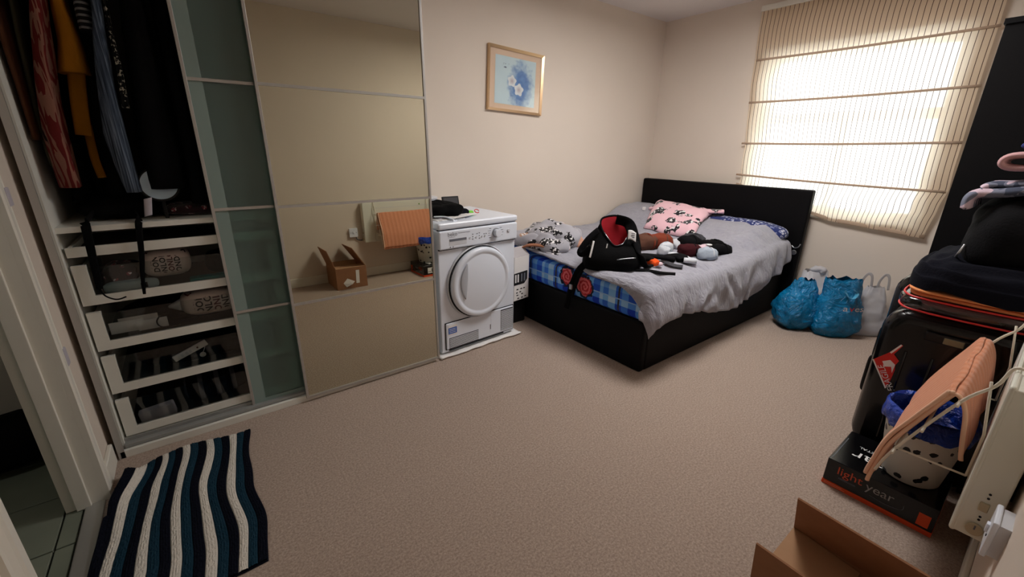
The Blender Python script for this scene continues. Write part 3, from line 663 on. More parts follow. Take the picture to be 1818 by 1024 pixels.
# kick panel with vents
kp = dp('kick_panel', box(B(), .03, .582, .0, .02, .045, .222, .006, 2), M['wplast'])
dp('seam', box(box(B(), .026, .586, .006, .016, .041, .226), .05, .5, .006, .016, .030, .036), M['gap'])
bm = B()
for i in range(15): box(bm, .47, .575, -.003, .003, .062+i*.0098, .0672+i*.0098)
v1 = dp('vent_slats', bm, M['wplast2'], kind='stuff'); dp('vent_back', box(B(), .468, .577, -.0006, .001, .058, .212), M['gap'])
bm = B()
for i in range(7): box(bm, .05, .275, -.003, .003, .052+i*.0098, .0572+i*.0098)
dp('vent_slats', bm, M['wplast2'], kind='stuff'); dp('vent_back', box(B(), .048, .277, -.0006, .001, .048, .121), M['gap'])
dp('latch', box(B(), .376, .381, -.0015, .001, .095, .13), M['gap']); dp('seam', box(B(), .3825, .384, -.001, .001, .13, .215), M['wplast2'])
st = dp('energy_sticker', box(B(), .042, .108, -.0016, .0, .142, .208, .0), M['paper'])
dp('sticker_print', box(B(), .044, .106, -.0022, -.001, .150, .192), M['blueink'], None)
for i in range(3): dp('sticker_line', box(B(), .050, .098, -.0026, -.002, .158+i*.011, .161+i*.011), M['white'])
for x, y in ((.05, .06), (.55, .06), (.05, .49), (.55, .49)):
    bm = B(); cyl(bm, (x, y, .017), .02, .012, n=16); dp('foot', bm, M['pblack'])
bm = B()
def sheet(u, v):
    x = lerp(1.085, 1.745, u); y = lerp(2.135+.03*u+.012*n3(u*6, 3.), 2.70, v)
    return (x, y, .006+.004*n3(u*9, v*9)+(.006 if v < .05 else 0))
grid(bm, sheet, 40, 20); tag(obj('dust_sheet', bm, M['paper'], sol=.008), 'white foam sheet lying under the tumble dryer', 'sheet')
# things on the dryer
t = thing('plastic_tub', 'white round plastic tub at the back of the dryer top', 'tub', (1.235, 2.58, .858))
bm = B(); cyl(bm, (1.235, 2.58, .905), .07, .094, n=32, r1=.085, bev=.006); obj('tub_body', bm, M['wplast'], t)
bm = B(); cyl(bm, (1.235, 2.58, .958), .088, .014, n=32, bev=.005); obj('lid', bm, M['wplast2'], t)
bm = B(); sup(bm, (1.25, 2.37, .905), (.12, .11, .05), .8, .9, 40, 24, amp=.03, fr=11, seed=2.); tag(obj('scarf', bm, M['black']), 'black crumpled cloth heaped on the dryer top', 'clothes')
bm = B(); sup(bm, (1.375, 2.365, .885), (.06, .06, .028), .8, .9, 28, 16, amp=.02, fr=14, seed=5.); tag(obj('sock', bm, M['navy']), 'dark navy cloth at the right of the black heap on the dryer', 'clothes')
t = thing('photo_frame', 'small dark framed screen leaning upright on the dryer top', 'frame', (1.38, 2.50, .858)); Rm = Matrix.Translation((1.385, 2.49, .912)) @ Matrix.Rotation(-.25, 4, 'X')
obj('frame', xf(box(B(), -.062, .062, -.006, .006, -.052, .056, .004), Rm), M['pblack'], t); obj('screen', xf(box(B(), -.052, .052, -.0068, -.005, -.042, .046), Rm.copy()), mat('dark_screen', (70, 70, 74), .2, .5), t)
for i, (x, y, a_, m_) in enumerate(((1.24, 2.30, .1, 'paper'), (1.29, 2.33, -.12, 'lilac'), (1.36, 2.34, .2, 'paper'), (1.31, 2.29, .35, 'paper'))):
    tag(obj('envelope', xf(box(B(), -.10, .10, -.06, .06, 0, .004, .001), Matrix.Translation((x, y, .8585+i*.0045)) @ Matrix.Rotation(a_, 4, 'Z')), M[m_]), ('white envelope lowest under the black cloth on the dryer', 'lilac envelope second from the bottom of the papers on the dryer', 'white envelope sticking out to the right of the black cloth on the dryer', 'white envelope topmost of the papers under the black cloth')[i], 'paper', 'papers on the dryer')
bm = B(); tube(bm, smooth_path([(1.15, 2.28, .88), (1.19, 2.215, .885), (1.235, 2.195, .866), (1.225, 2.185, .861), (1.26, 2.20, .861)]), .004, 8); tag(obj('cable', bm, M['wplast']), 'short white cable looping over the front of the dryer top', 'cable')
bm = B(); sup(bm, (1.455, 2.365, .872), (.022, .014, .013), .5, amp=.004, fr=30); tag(obj('key_tag', bm, M['lime']), 'lime green key tag on the dryer top', 'key tag')
bm = B(); tube(bm, [(1.51+.016*math.cos(a_*PI/12), 2.37+.010*math.sin(a_*PI/12), .876+.010*math.sin(a_*PI/12)) for a_ in range(22)], .003, 6); tag(obj('key_ring', bm, M['red']), 'small red ring on the dryer top beside the lime tag', 'ring')

# white carton wedged between dryer and bed, on a black crate
t = thing('carton', 'white printed carton standing between dryer and bed', 'box', (1.845, 2.42, .205)); ca = math.radians(8)
Rm = Matrix.Translation((1.838, 2.42, .205)) @ Matrix.Rotation(ca, 4, 'Z')
cx0, cx1, cy0, cy1, ch = -.088, .070, -.12, .14, .33
for nm, b_ in (('carton_front', (cx0, cx1, cy0, cy0+.004, 0, ch)), ('carton_back', (cx0, cx1, cy1-.004, cy1, 0, ch)), ('carton_side', (cx0, cx0+.004, cy0, cy1, 0, ch)), ('carton_side', (cx1-.004, cx1, cy0, cy1, 0, ch)), ('carton_bottom', (cx0, cx1, cy0, cy1, 0, .004))):
    obj(nm, xf(box(B(), *b_), Rm.copy()), M['paper'], t)
obj('carton_flap', xf(prism(B(), [(cx0, cy0, ch), (cx1, cy0, ch), (cx1-.005, cy0+.06, ch+.055), (cx0, cy0+.06, ch+.055)], (0, .002, .003)), Rm.copy()), mat('grey_card', (172, 168, 170), .8, .2), t)
bm = B(); prism(bm, [(cx0, cy0-.001, .12), (.02, cy0-.001, .12), (.052, cy0-.001, .15), (.052, cy0-.001, .215), (cx0, cy0-.001, .21)], (0, .0008, 0)); obj('printed_picture', xf(bm, Rm.copy()), M['ink'], t)
for x in (-.07, -.045, -.008, .022): obj('printed_bar', xf(box(B(), x-.007, x+.007, cy0-.0018, cy0-.0008, .14, .20), Rm.copy()), M['greyink'] if x > -.02 else M['white'], t)
for i, (x, z) in enumerate(((-.05, .085), (-.01, .085), (.02, .085), (-.055, .06), (-.02, .062), (-.05, .04), (.0, .043), (-.04, .015), (.0, .015), (.035, .018))):
    obj('printed_mark', xf(box(B(), x-.009, x+.009, cy0-.0015, cy0-.0005, z-.004, z+.004), Rm.copy()), M['ink'], t)
tag(obj('crate', box(B(), 1.765, 1.925, 2.345, 2.60, 0, .203, .01), M['pblack']), 'low black crate on the floor under the white printed carton', 'crate')

# ------------------------------------------------------------------ bed
bed = thing('bed', 'black leatherette double bed with a tall flat headboard', 'bed', (2.9, 2.05, 0))
BX0, BX1, BY0, BY1, BZ = 1.968, 3.85, 1.306, 2.79, .322
obj('foot_board', box(B(), BX0, BX0+.05, BY0, BY1, .0, BZ, .016, 4), M['leather'], bed)
obj('side_rail', box(B(), BX0+.045, BX1, BY0, BY0+.05, .0, BZ, .016, 4), M['leather'], bed)
obj('side_rail', box(B(), BX0+.045, BX1, BY1-.05, BY1, .0, BZ, .016, 4), M['leather'], bed)
obj('slat_base', box(B(), BX0+.05, BX1, BY0+.05, BY1-.05, .24, .27), M['pblack'], bed)
hb = obj('headboard', box(B(), 3.852, 3.915, 1.225, 2.785, .0, .995, .014, 4), M['leather'], bed)
bm = B(); cyl(bm, (3.846, 1.262, .50), .02, .012, 'X', 20, bev=.003); obj('side_bracket', bm, M['steel'], bed)
bm = B(); tube(bm, smooth_path([(3.84, 1.285, .555), (3.836, 1.262, .54), (3.835, 1.235, .55), (3.84, 1.225, .575)]), .004, 6); obj('pull_ring', bm, M['steel'], bed)
bm = B(); box(bm, BX0+.008, BX1-.005, BY0+.012, BY1-.01, BZ-.004, .512, .035, 4)
mt = tag(obj('mattress', bm, M['plaid']), 'mattress in a blue plaid fitted sheet with red roses', 'mattress')
for p in mt.data.polygons: p.use_smooth = True
def btop(x, y):
    z = .535+.045*ss(1.75, 2.6, y)+.165*ss(3.1, 3.58, x)*ss(1.22, 1.45, y)
    z += .010*n3(x*3.2, y*3.2, 1.)+.006*n3(x*8, y*8, 2.)
    q = x*5.+y*9.+1.5*n3(x*2, y*2, 5.)
    z += .006*math.sin(q*1.7)*ss(2.0, 1.45, y)
    return z
XE, YE = 1.99, 1.318
def blanket(u, v):
    Xa = lerp(0, 1, u); hemf = 0.
    # flat coordinates
    Yw = 2.775
    Yflat_e = pw([2.0, 2.22, 2.48, 2.7, 2.88, 3.2, 3.5, 3.65, 3.76], [.235, .225, .235, .30, .33, .32, .27, .25, .19], lerp(1.9, 3.77, u))
    Yf = lerp(Yw, YE-Yflat_e, v)
    ex_m = pw([1.28, 1.33, 1.40, 1.48, 1.7, 1.95, 2.2, 2.775], [.19, .15, .10, .07, .05, .035, .03, .035], Yf)+.008*n3(Yf*9, 4.)
    xend = 3.795-.02*ss(2.0, 1.3, Yf)
    Xf = lerp(XE-ex_m, xend, u)
    ex = max(0, XE-Xf); ey = max(0, YE-Yf); e = math.hypot(ex, ey)
    cx = max(Xf, XE); cy = max(Yf, YE); z0 = btop(cx, cy); r = .05
    if e > 0:
        a_ = min(e/r, PI/2); out = r*math.sin(a_)*.8; dn = r*(1-math.cos(a_))+max(0, e-r*PI/2)
        dx, dy = -ex/e, -ey/e
        k = ss(0, .2, e)
        fold = .030*k*n3(Xf*6+ey*3, ey*2.5, 3.)+.010*k*math.sin(Xf*30+9*n3(Xf*3, Yf*3, 3.)+ey*14)+.012*k*n3(Xf*15, Yf*8, 6.)
        if ey > 0: out += fold+.045*k*(1-.5*ss(2.2, 3.5, Xf))
        else: out += .006*n3(Yf*18, 2.)
        return (cx+dx*out*(1 if ex > 0 else 0), cy+dy*out, z0-dn)
    kk = ss(1.95, 1.35, Yf)
    z0 += .010*kk*math.sin((Xf*30+Yf*14)+5*n3(Xf*3, Yf*4, 7.))+.011*n3(Xf*13, Yf*8, 4.)*(.5+kk)+.005*kk*(1-2*abs(n3(Xf*24, Yf*9, 8.)))
    return (cx, cy, z0)
bm = B(); grid(bm, blanket, 190, 130); tag(obj('blanket', bm, M['blanket'], sol=.014), 'light grey fleece blanket spread over the bed and hanging at its side', 'blanket')
bm = B(); sup(bm, (3.735, 1.72, .648), (.105, .425, .084), .55, .8, 40, 20, amp=.012, fr=8, seed=4.)
t = tag(obj('pillow', bm, M['print_blue']), 'navy and white patterned pillow along the headboard', 'pillow')

# folded pink fleece near the pillows
def on_bed(f_outline, z_th, nu=40, nv=26, amp=.01, seed=0.):
    pass
PK = [(3.23, 2.27), (3.66, 2.45), (3.70, 1.92), (3.25, 1.82)]     # corners on the bed: near-left, far-left, far-right, near-right
def pink(lift, sh):
    def f(u, v):
        a_ = Vector(PK[0]).lerp(Vector(PK[1]), v); b_ = Vector(PK[3]).lerp(Vector(PK[2]), v); p_ = a_.lerp(b_, u)
        p_ += Vector((.02*n3(u*4, v*4, seed_), .02*n3(u*4, v*4, seed_+5)))
        ed = min(1, min(u, 1-u, v, 1-v)*9); z = btop(p_.x, p_.y)+.014+lift*math.sqrt(ed)+.012*n3(u*5, v*5, seed_+9)+sh*v
        return (p_.x, p_.y, z)
    return f
seed_ = 3.
t = thing('fleece_jumper', 'pink fleece with dark blots folded near the headboard', 'clothes', (3.5, 2.1, .62))
bm = B(); grid(bm, pink(.045, .02), 44, 30); obj('body', bm, M['print_pink'], t, sol=.02)
bm = B(); strip(bm, smooth_path([(3.55, 2.12, .752), (3.63, 2.0, .762), (3.69, 1.90, .766), (3.735, 1.83, .768)]), lambda u: .14-.05*u, .035); obj('sleeve', bm, M['print_pink'], t)
bm = B(); strip(bm, smooth_path([(3.52, 2.43, .745), (3.56, 2.28, .785), (3.60, 2.12, .78)]), .09, .04); obj('collar', bm, M['print_pink'], t)
bm = B(); box(bm, 3.46, 3.485, 2.455, 2.48, .725, .755, .003); obj('care_tag', bm, M['white'], t)
# bundled grey printed fleece at the foot corner
t = thing('fleece_blanket', 'grey fleece with black and red blots bundled on the bed corner', 'blanket', (2.2, 2.42, .56))
bm = B(); sup(bm, (2.23, 2.40, .625), (.20, .23, .105), .8, .9, 64, 36, amp=.045, fr=7, seed=1., zf=btop); obj('bundle', bm, M['print_grey'], t)
bm = B(); sup(bm, (2.10, 2.27, .60), (.12, .14, .07), .8, .9, 44, 26, amp=.03, fr=9, seed=7., zf=btop); obj('fold', bm, M['print_grey'], t)
bm = B(); sup(bm, (2.04, 2.47, .60), (.10, .17, .075), .8, .9, 44, 26, amp=.03, fr=9, seed=11., zf=btop); obj('fold', bm, M['print_grey'], t)
bm = B(); strip(bm, smooth_path([(2.02, 2.26, .58), (2.01, 2.18, .555), (2.06, 2.12, .55)]), .05, .03); obj('corner', bm, M['print_grey'], t)
bm = B(); sup(bm, (2.335, 2.20, .585), (.045, .035, .05), .7, .9, 24, 16, amp=.02, fr=18, seed=2., zf=btop); tag(obj('soft_toy_paw', bm, M['beige']), 'beige knitted piece sticking out beside the grey fleece bundle', 'clothes')
bm = B(); strip(bm, smooth_path([(1.90, 2.40, .555), (1.93, 2.33, .60), (2.0, 2.25, .60), (2.03, 2.19, .575)]), .05, .02); tag(obj('leather_strap', bm, mat('tan_leather', (150, 98, 72), .6, .3)), 'tan brown strap lying on the grey fleece above the white carton', 'strap')

# black backpack, open, red lining
Rv = Vector((.794, -.608, 0)); Dv = Vector((.608, .794, 0)); BC = Vector((2.135, 1.72, 0))
bag = thing('backpack', 'open black backpack with red lining at the foot of the bed', 'bag', (BC.x, BC.y, .54))
def bring(hw, hd, z, dzd=0., sh=0., shd=0., vn=0., n=40, wob=.006, seed=0.):
    out = []
    for k in range(n):
        a_ = k*2*PI/n; c_, s_ = math.cos(a_), math.sin(a_)
        x = hw*math.copysign(abs(c_)**.75, c_)*(1-vn*(.5-.5*s_)); y = hd*math.copysign(abs(s_)**.75, s_)
        p_ = BC+Rv*(x+sh)+Dv*(y+shd); p_.z = z+dzd*s_+wob*n3(c_*2+seed, s_*2, z*9); out.append(p_)
    return out
lining_seed = 0
lv = [(.175, .11, .542, 0, -.005, 0), (.185, .125, .56, 0, -.005, 0), (.183, .125, .60, .0, -.005, 0), (.165, .12, .655, .02, 0, .0), (.145, .105, .71, .04, .008, .015, .1), (.128, .09, .75, .07, .015, .03, .3), (.118, .082, .775, .085, .018, .035, .55)]
bm = B(); loft(bm, [bring(*l) for l in lv], True, False); obj('shell', bm, M['black'], bag)
bm = B(); loft(bm, [bring(*l) for l in [(.118, .082, .775, .085, .018, .035, .55), (.110, .076, .765, .082, .018, .036, .55), (.105, .070, .72, .06, .015, .035, .4, 40, .03), (.10, .065, .66, .03, .01, .02, .2, 40, .04), (.06, .03, .60, 0, .01, .01)]], False, True); obj('lining', bm, mat('red_lining', (150, 24, 36), .8, .2, bump=.3, bs=60), bag)
bm = B(); tube(bm, bring(.120, .084, .777, .085, .018, .035, .55)+bring(.120, .084, .777, .085, .018, .035, .55)[:1], .006, 8); obj('rim', bm, M['black2'], bag)
bm = B(); tube(bm, bring(.113, .079, .780, .085, .018, .035, .55)[21:38], .003, 6); obj('zip', bm, M['steel'], bag)
bm = B(); tube(bm, [BC+Rv*(x)+Dv*(-.128-.004)+Vector((0, 0, .625+.012*math.sin(x*14))) for x in [.0+.115*i/8 for i in range(9)]], .0028, 6); obj('pocket_zip', bm, M['steel'], bag)
bm = B(); box(bm, -.004, .004, -.002, .002, -.02, .02, .001); obj('zip_pull', xf(bm, Matrix.Translation(BC+Rv*(-.055)+Dv*(-.062)+Vector((0, 0, .69))) @ Matrix.Rotation(.2, 4, 'Y')), M['white'], bag)
bm = B(); strip(bm, smooth_path([BC+Rv*(-.10)+Dv*(.02)+Vector((0, 0, .78)), BC+Rv*(-.165)+Dv*(-.02)+Vector((0, 0, .73)), BC+Rv*(-.215)+Dv*(-.04)+Vector((0, 0, .655)), BC+Rv*(-.195)+Dv*(-.05)+Vector((0, 0, .64)), BC+Rv*(-.15)+Dv*(-.06)+Vector((0, 0, .69))]), .045, .016, (.6, .8, .2)); obj('shoulder_strap', bm, M['black2'], bag)
bm = B(); strip(bm, smooth_path([BC+Rv*(-.142)+Dv*(-.075)+Vector((0, 0, .73)), BC+Rv*(-.155)+Dv*(-.095)+Vector((0, 0, .675)), BC+Rv*(-.165)+Dv*(-.105)+Vector((0, 0, .63))]), .012, .005, (.6, .8, 0)); obj('piping', bm, M['white'], bag)
bm = B(); strip(bm, smooth_path([BC+Rv*(-.16)+Dv*(-.06)+Vector((0, 0, .62)), (2.03, 1.80, .585), (1.985, 1.815, .565), (1.945, 1.84, .51), (1.932, 1.875, .40), (1.935, 1.90, .29), (1.938, 1.915, .235)]), .04, .010, (1, .25, .2)); obj('webbing_strap', bm, M['black'], bag)
bm = B(); strip(bm, smooth_path([BC+Rv*(-.13)+Dv*(-.08)+Vector((0, 0, .60)), (2.0, 1.79, .57), (1.94, 1.815, .50), (1.927, 1.84, .40), (1.93, 1.86, .33)]), .024, .008, (1, .2, .2)); obj('webbing_strap', bm, M['black2'], bag)
bm = B(); box(bm, 1.921, 1.935, 1.86, 1.885, .385, .42, .003); obj('buckle', bm, M['steel'], bag)
bm = B(); strip(bm, smooth_path([BC+Rv*(.03)+Dv*(.10)+Vector((0, 0, .84)), BC+Rv*(.10)+Dv*(.06)+Vector((0, 0, .82)), BC+Rv*(.125)+Dv*(0)+Vector((0, 0, .75)), BC+Rv*(.135)+Dv*(-.05)+Vector((0, 0, .67))]), .07, .014, (.6, .8, .3)); obj('side_flap', bm, M['black'], bag)
bm = B(); grid(bm, lambda u, v: BC+Rv*(.075+.052*u)+Dv*(-.045-.01*v)+Vector((0, 0, .795-.058*v-.012*u+.006*math.sin(u*4))), 8, 8); obj('swing_tag', bm, M['white'], bag, sol=.0015)
for i in range(3): 
    bm = B(); a0 = BC+Rv*(.095)+Dv*(-.0525)+Vector((0, 0, .772-.012*i)); prism(bm, [a0, a0+Rv*.022, a0+Rv*.022+Vector((0, 0, .005)), a0+Vector((0, 0, .005))], Dv*-.0008); obj('tag_print', bm, M['greyink'], bag)
bm = B(); strip(bm, smooth_path([BC+Rv*(.13)+Dv*(-.03)+Vector((0, 0, .72)), BC+Rv*(.16)+Dv*(-.07)+Vector((0, 0, .64)), BC+Rv*(.20)+Dv*(-.06)+Vector((0, 0, .57)), BC+Rv*(.25)+Dv*(-.02)+Vector((0, 0, .56))]), .05, .02, (0, .3, 1)); obj('shoulder_strap', bm, M['black2'], bag)

# socks: rolled pairs and loose ones
def ball(label, m_, x, y, s, rz, cuff=None, seed=0.):
    z = btop(x, y)+s[2]*.88+.006; t = thing('rolled_sock', label, 'sock', (x, y, z-s[2]), group='rolled sock pairs on the bed')
    bm = B(); sup(bm, (x, y, z), s, .75, .75, 30, 20, amp=.012, fr=24, seed=seed, rz=rz); obj('roll', bm, m_, t)
    bm = B(); d_ = Vector((math.cos(rz), math.sin(rz), 0)); o_ = Vector((-d_.y, d_.x, 0)); q = []
    for k in range(25):
        a_ = k*2*PI/24; q.append(Vector((x, y, z))+d_*s[0]*.35+o_*s[1]*1.0*math.cos(a_)+Vector((0, 0, s[2]*1.0*math.sin(a_))))
    tube(bm, q, s[2]*.13, 6); obj('cuff', bm, cuff or m_, t); return t
mb = mat('brown_knit', (92, 62, 50), .95, .1, bump=.5, bs=90, var=.2); mr = mat('rust_knit', (122, 58, 42), .95, .1, bump=.5, bs=90, var=.2)
mw = mat('pale_grey_knit', (196, 200, 206), .95, .1, bump=.5, bs=90, var=.15); mg = mat('charcoal_knit', (66, 66, 70), .95, .1, bump=.5, bs=90)
mmr = mat('maroon_knit', (60, 24, 28), .95, .1, bump=.5, bs=90); mpk = mat('pale_pink_knit', (206, 182, 190), .95, .1, bump=.4, bs=60, var=.1); mlb = mat('light_blue_grey_knit', (158, 168, 180), .95, .1, bump=.5, bs=80, var=.1)
ball('large brown rolled socks behind the backpack', mb, 2.755, 1.925, (.10, .085, .06), -.3, mr, 1.)
ball('rust coloured rolled socks beside the brown roll', mr, 2.885, 1.87, (.10, .07, .058), -.7, mb, 2.)
ball('white rolled socks in front of the rust roll', mw, 2.80, 1.755, (.055, .045, .038), .4, mlb, 3.)
ball('small pale grey rolled socks at the right of the rust roll', mw, 2.98, 1.775, (.055, .05, .038), 1.2, None, 4.)
ball('white rolled socks lowest in front of the rust roll', mw, 2.73, 1.72, (.045, .045, .034), .1, mlb, 5.)
ball('black rolled socks at the left of the charcoal roll', M['black2'], 3.03, 1.71, (.085, .07, .055), -.6, None, 6.)
ball('charcoal rolled socks at the back of the sock pile', mg, 3.14, 1.75, (.10, .07, .055), -.4, None, 7.)
ball('maroon rolled socks in the middle of the sock pile', mmr, 2.88, 1.615, (.085, .06, .046), -.7, M['black2'], 8.)
ball('pale pink rolled socks beside the maroon roll', mpk, 2.98, 1.57, (.07, .045, .042), -.6, mw, 9.)
ball('light blue grey rolled socks at the front of the sock pile', mlb, 2.90, 1.485, (.07, .055, .042), -.7, mw, 10.)
ball('long black rolled socks at the right of the sock pile', M['black'], 3.11, 1.58, (.11, .06, .05), -.5, None, 11.)
ball('black rolled socks rightmost of the sock pile', M['black2'], 3.09, 1.49, (.08, .055, .045), -.6, None, 12.)
def flat(label, m_, pts, wd_, th=.014, mm=None, toe=None):
    P_ = [(x, y, btop(x, y)+th*.8+.008+dz) for x, y, dz in [(p+(0,))[:3] for p in pts]]; bm = B(); strip(bm, smooth_path(P_, 5), wd_, th, n=12)
    o = tag(obj('loose_sock', bm, m_), label, 'sock', 'loose socks on the bed')
    if toe:
        bm = B(); strip(bm, smooth_path([tuple(Vector(P_[-1])+Vector((0, 0, .002))), tuple(Vector(P_[-1])*1.0+Vector((toe[0], toe[1], .0)))], 4), lambda u: (wd_ if not callable(wd_) else wd_(1))*(1.05-.5*u), th*1.1, n=12); obj('toe', bm, mm, o)
    return o
flat('black sock stretched along the front edge of the bed', M['black'], [(2.20, 1.58), (2.24, 1.50), (2.25, 1.42), (2.29, 1.35)], lambda u: .06-.02*u)
flat('long black sock beside the backpack', M['black2'], [(2.30, 1.74), (2.40, 1.68, .02), (2.50, 1.62, .01), (2.55, 1.52)], lambda u: .10-.05*u, .03)
flat('black sock crumpled against the backpack', M['black'], [(2.24, 1.66), (2.33, 1.62, .02), (2.40, 1.60)], .09, .04)
flat('white sock with a black toe in the middle of the bed', mw, [(2.74, 1.68), (2.68, 1.56, .02), (2.64, 1.46)], .07, .02, M['black'], (-.07, .06))
flat('black and white sock lying before the maroon roll', M['black2'], [(2.55, 1.62), (2.60, 1.53, .02), (2.57, 1.47)], lambda u: .05+.05*math.sin(u*3), .03, mw, (.04, -.07))
flat('flat dark grey sock before the black and white sock', mg, [(2.50, 1.56), (2.48, 1.48), (2.50, 1.43)], lambda u: .05+.03*u, .012)
flat('thin white sock reaching towards the bed edge', mw, [(2.78, 1.56), (2.72, 1.47), (2.64, 1.40)], .03, .012)
bm = B(); sup(bm, (2.37, 1.585, btop(2.37, 1.585)+.035), (.035, .05, .022), .6, .8, 24, 16, amp=.014, fr=28, seed=3.); t = tag(obj('sock', bm, mat('orange_knit', (226, 84, 36), .9, .1, bump=.3, bs=90)), 'small bright orange sock beside the backpack', 'sock')
bm = B(); sup(bm, (2.405, 1.545, btop(2.4, 1.55)+.024), (.022, .022, .014), .6, .8, 16, 12); obj('toe', bm, mpk, t)
bm = B(); cyl(bm, (3.0, 1.535, btop(3.0, 1.535)+.088), .022, .006, n=20, bev=.002); tag(obj('plastic_disc', bm, M['white']), 'small white disc on the socks', 'disc')

# ------------------------------------------------------------------ roman blind
bl = thing('roman_blind', 'cream pin-striped roman blind hanging over the bright window', 'blind', (3.93, 1.2, .74))
RZ = [2.30, 1.985, 1.665, 1.34, 1.055]
BXB = 3.935
def bz_bottom(y): return pw([.5, .55, 1.14, 1.5, 1.87], [.725, .728, .775, .90, .985], y)
def blind(u, v):
    yl, yr = pw([.7, 1.1, 1.67, 2.3], [1.83, 1.84, 1.878, 1.895], 2.3-1.57*v), pw([.7, 1.05, 1.67, 2.1, 2.35], [.55, .504, .522, .522, .50], 2.3-1.57*v)
    y = lerp(yl, yr, u); z = lerp(2.36, bz_bottom(y), v)
    x = BXB
    for a_, b_ in zip(RZ, RZ[1:]+[.73]):
        if b_ <= z <= a_: x -= .016*math.sin(PI*(a_-z)/(a_-b_))*(.6+.4*math.sin(y*5))
    lw = ss(1.25, .9, z)
    x -= .006*lw*math.sin(y*26+4*n3(y*3, z*3, 1.))
    y += .012*lw*n3(y*5, z*9, 2.)
    return (x, y, z)
bm = B(); grid(bm, blind, 90, 90); obj('cloth', bm, M['blind'], bl)
for za, zb in ((1.985, 1.985), (1.665, 1.668), (1.34, 1.345), (1.08, 1.04)):
    bm = B(); strip(bm, [(BXB-.006, lerp(1.87, .512, i/12), lerp(za, zb, i/12)-.008*math.sin(i/12*PI)) for i in range(13)], .016, .008, (1, 0, 0)); obj('rod_pocket', bm, M['rod'], bl)
bm = B(); box(bm, 3.925, 3.968, .50, 1.90, 2.335, 2.375, .004); obj('head_rail', bm, M['white_gloss'], bl)
bm = B(); strip(bm, [(BXB-.002, y, bz_bottom(y)+.012) for y in [1.86-.11*i for i in range(13)]], .028, .006, (1, 0, 0)); obj('hem', bm, M['rod'], bl)
bm = B(); tube(bm, [(3.955, .50, 1.04), (3.958, .46, 1.03), (3.96, .42, 1.0)], .002, 6); obj('pull_cord', bm, M['wire'], bl)
tag(obj('wall_plate', box(B(), 3.955, 3.97, .425, .47, .84, .96, .004), mat('grey_plate', (92, 86, 84), .5, .3)), 'dark grey plate on the wall beside the black cabinet', 'plate')

# ------------------------------------------------------------------ framed picture
pf = thing('framed_picture', 'gold framed blue flower print on the wall above the bed', 'picture', (2.145, YB, 1.752))
Rm = Matrix.Translation((2.145, YB-.002, 1.752)) @ Matrix.Rotation(math.radians(2.2), 4, 'Y')
w2, h2, fwid = .262, .218, .019
for pts in ([(-w2, h2), (w2, h2), (w2-fwid, h2-fwid), (-w2+fwid, h2-fwid)], [(w2, h2), (w2, -h2), (w2-fwid, -h2+fwid), (w2-fwid, h2-fwid)], [(w2, -h2), (-w2, -h2), (-w2+fwid, -h2+fwid), (w2-fwid, -h2+fwid)], [(-w2, -h2), (-w2, h2), (-w2+fwid, h2-fwid), (-w2+fwid, -h2+fwid)]):
    bm = B(); a_ = [Vector((p_[0], -.022, p_[1])) for p_ in pts[:2]]+[Vector((p_[0], -.014, p_[1])) for p_ in pts[2:]]; b_ = [Vector((p_[0], 0, p_[1])) for p_ in pts]
    va = [bm.verts.new(p_) for p_ in a_]; vb = [bm.verts.new(p_) for p_ in b_]
    bm.faces.new(va); bm.faces.new(vb[::-1])
    for i in range(4): bm.faces.new((va[i], vb[i], vb[(i+1) % 4], va[(i+1) % 4]))
    obj('frame_bar', xf(bm, Rm.copy()), M['gold'], pf)
obj('mount', xf(box(B(), -w2+.01, w2-.01, -.007, -.003, -h2+.01, h2-.01), Rm.copy()), M['mount'], pf)
bm = B(); grid(bm, lambda u, v: (-.195+.385*u, -.0085, -.165+.325*v), 2, 2); obj('flower_print', xf(bm, Rm.copy()), M['art'], pf)
obj('glass', xf(box(B(), -w2+.02, w2-.02, -.0125, -.0105, -h2+.02, h2-.02), Rm.copy()), M['glass'], pf)

# ------------------------------------------------------------------ plastic bags by the window wall
def pbag(name, label, m_, cx, cy, prof, rz, seed, handles=True, mh=None, ext=None):
    t = thing(name, label, 'bag', (cx, cy, 0)); bm = B(); rings = []; ca_, sa_ = math.cos(rz), math.sin(rz); n = 44
    zz = [p_[0] for p_ in prof]
    for i in range(30):
        z = lerp(zz[0], zz[-1], i/29); hx = pw(zz, [p_[1] for p_ in prof], z); hy = pw(zz, [p_[2] for p_ in prof], z); ox = pw(zz, [p_[3] for p_ in prof], z); r_ = []
        for k in range(n):
            a_ = k*2*PI/n; c_, s_ = math.cos(a_), math.sin(a_); cr_ = 1+.13*n3(c_*2.2+seed, s_*2.2, z*11)+.08*n3(c_*5+seed, s_*5, z*30+seed)
            x = hx*math.copysign(abs(c_)**.7, c_)*cr_+ox; y = hy*math.copysign(abs(s_)**.7, s_)*cr_
            zt = z+(.02*n3(c_*3, s_*3, seed+4) if i > 22 else 0)
            r_.append((cx+x*ca_-y*sa_, cy+x*sa_+y*ca_, max(.002, zt)))
        rings.append(r_)
    loft(bm, rings, True, False); obj('bag_body', bm, m_, t)
    return t
rzb = -.91
def PB(cx, cy, rz, x, y, z): return (cx+x*math.cos(rz)-y*math.sin(rz), cy+x*math.sin(rz)+y*math.cos(rz), z)
t = pbag('carrier_bag', 'bright blue carrier bag nearest the bed', M['bluebag'], 3.53, 1.055, [(.002, .075, .07, 0), (.05, .125, .11, 0), (.14, .15, .13, -.005), (.25, .12, .10, 0), (.33, .085, .06, .02), (.375, .07, .03, .015)], rzb+.25, 1.)
bm = B(); sup(bm, (3.55, 1.06, .335), (.05, .03, .05), .7, 1, 24, 16, amp=.03, fr=14, seed=2); obj('knot', bm, M['bluebag'], t)
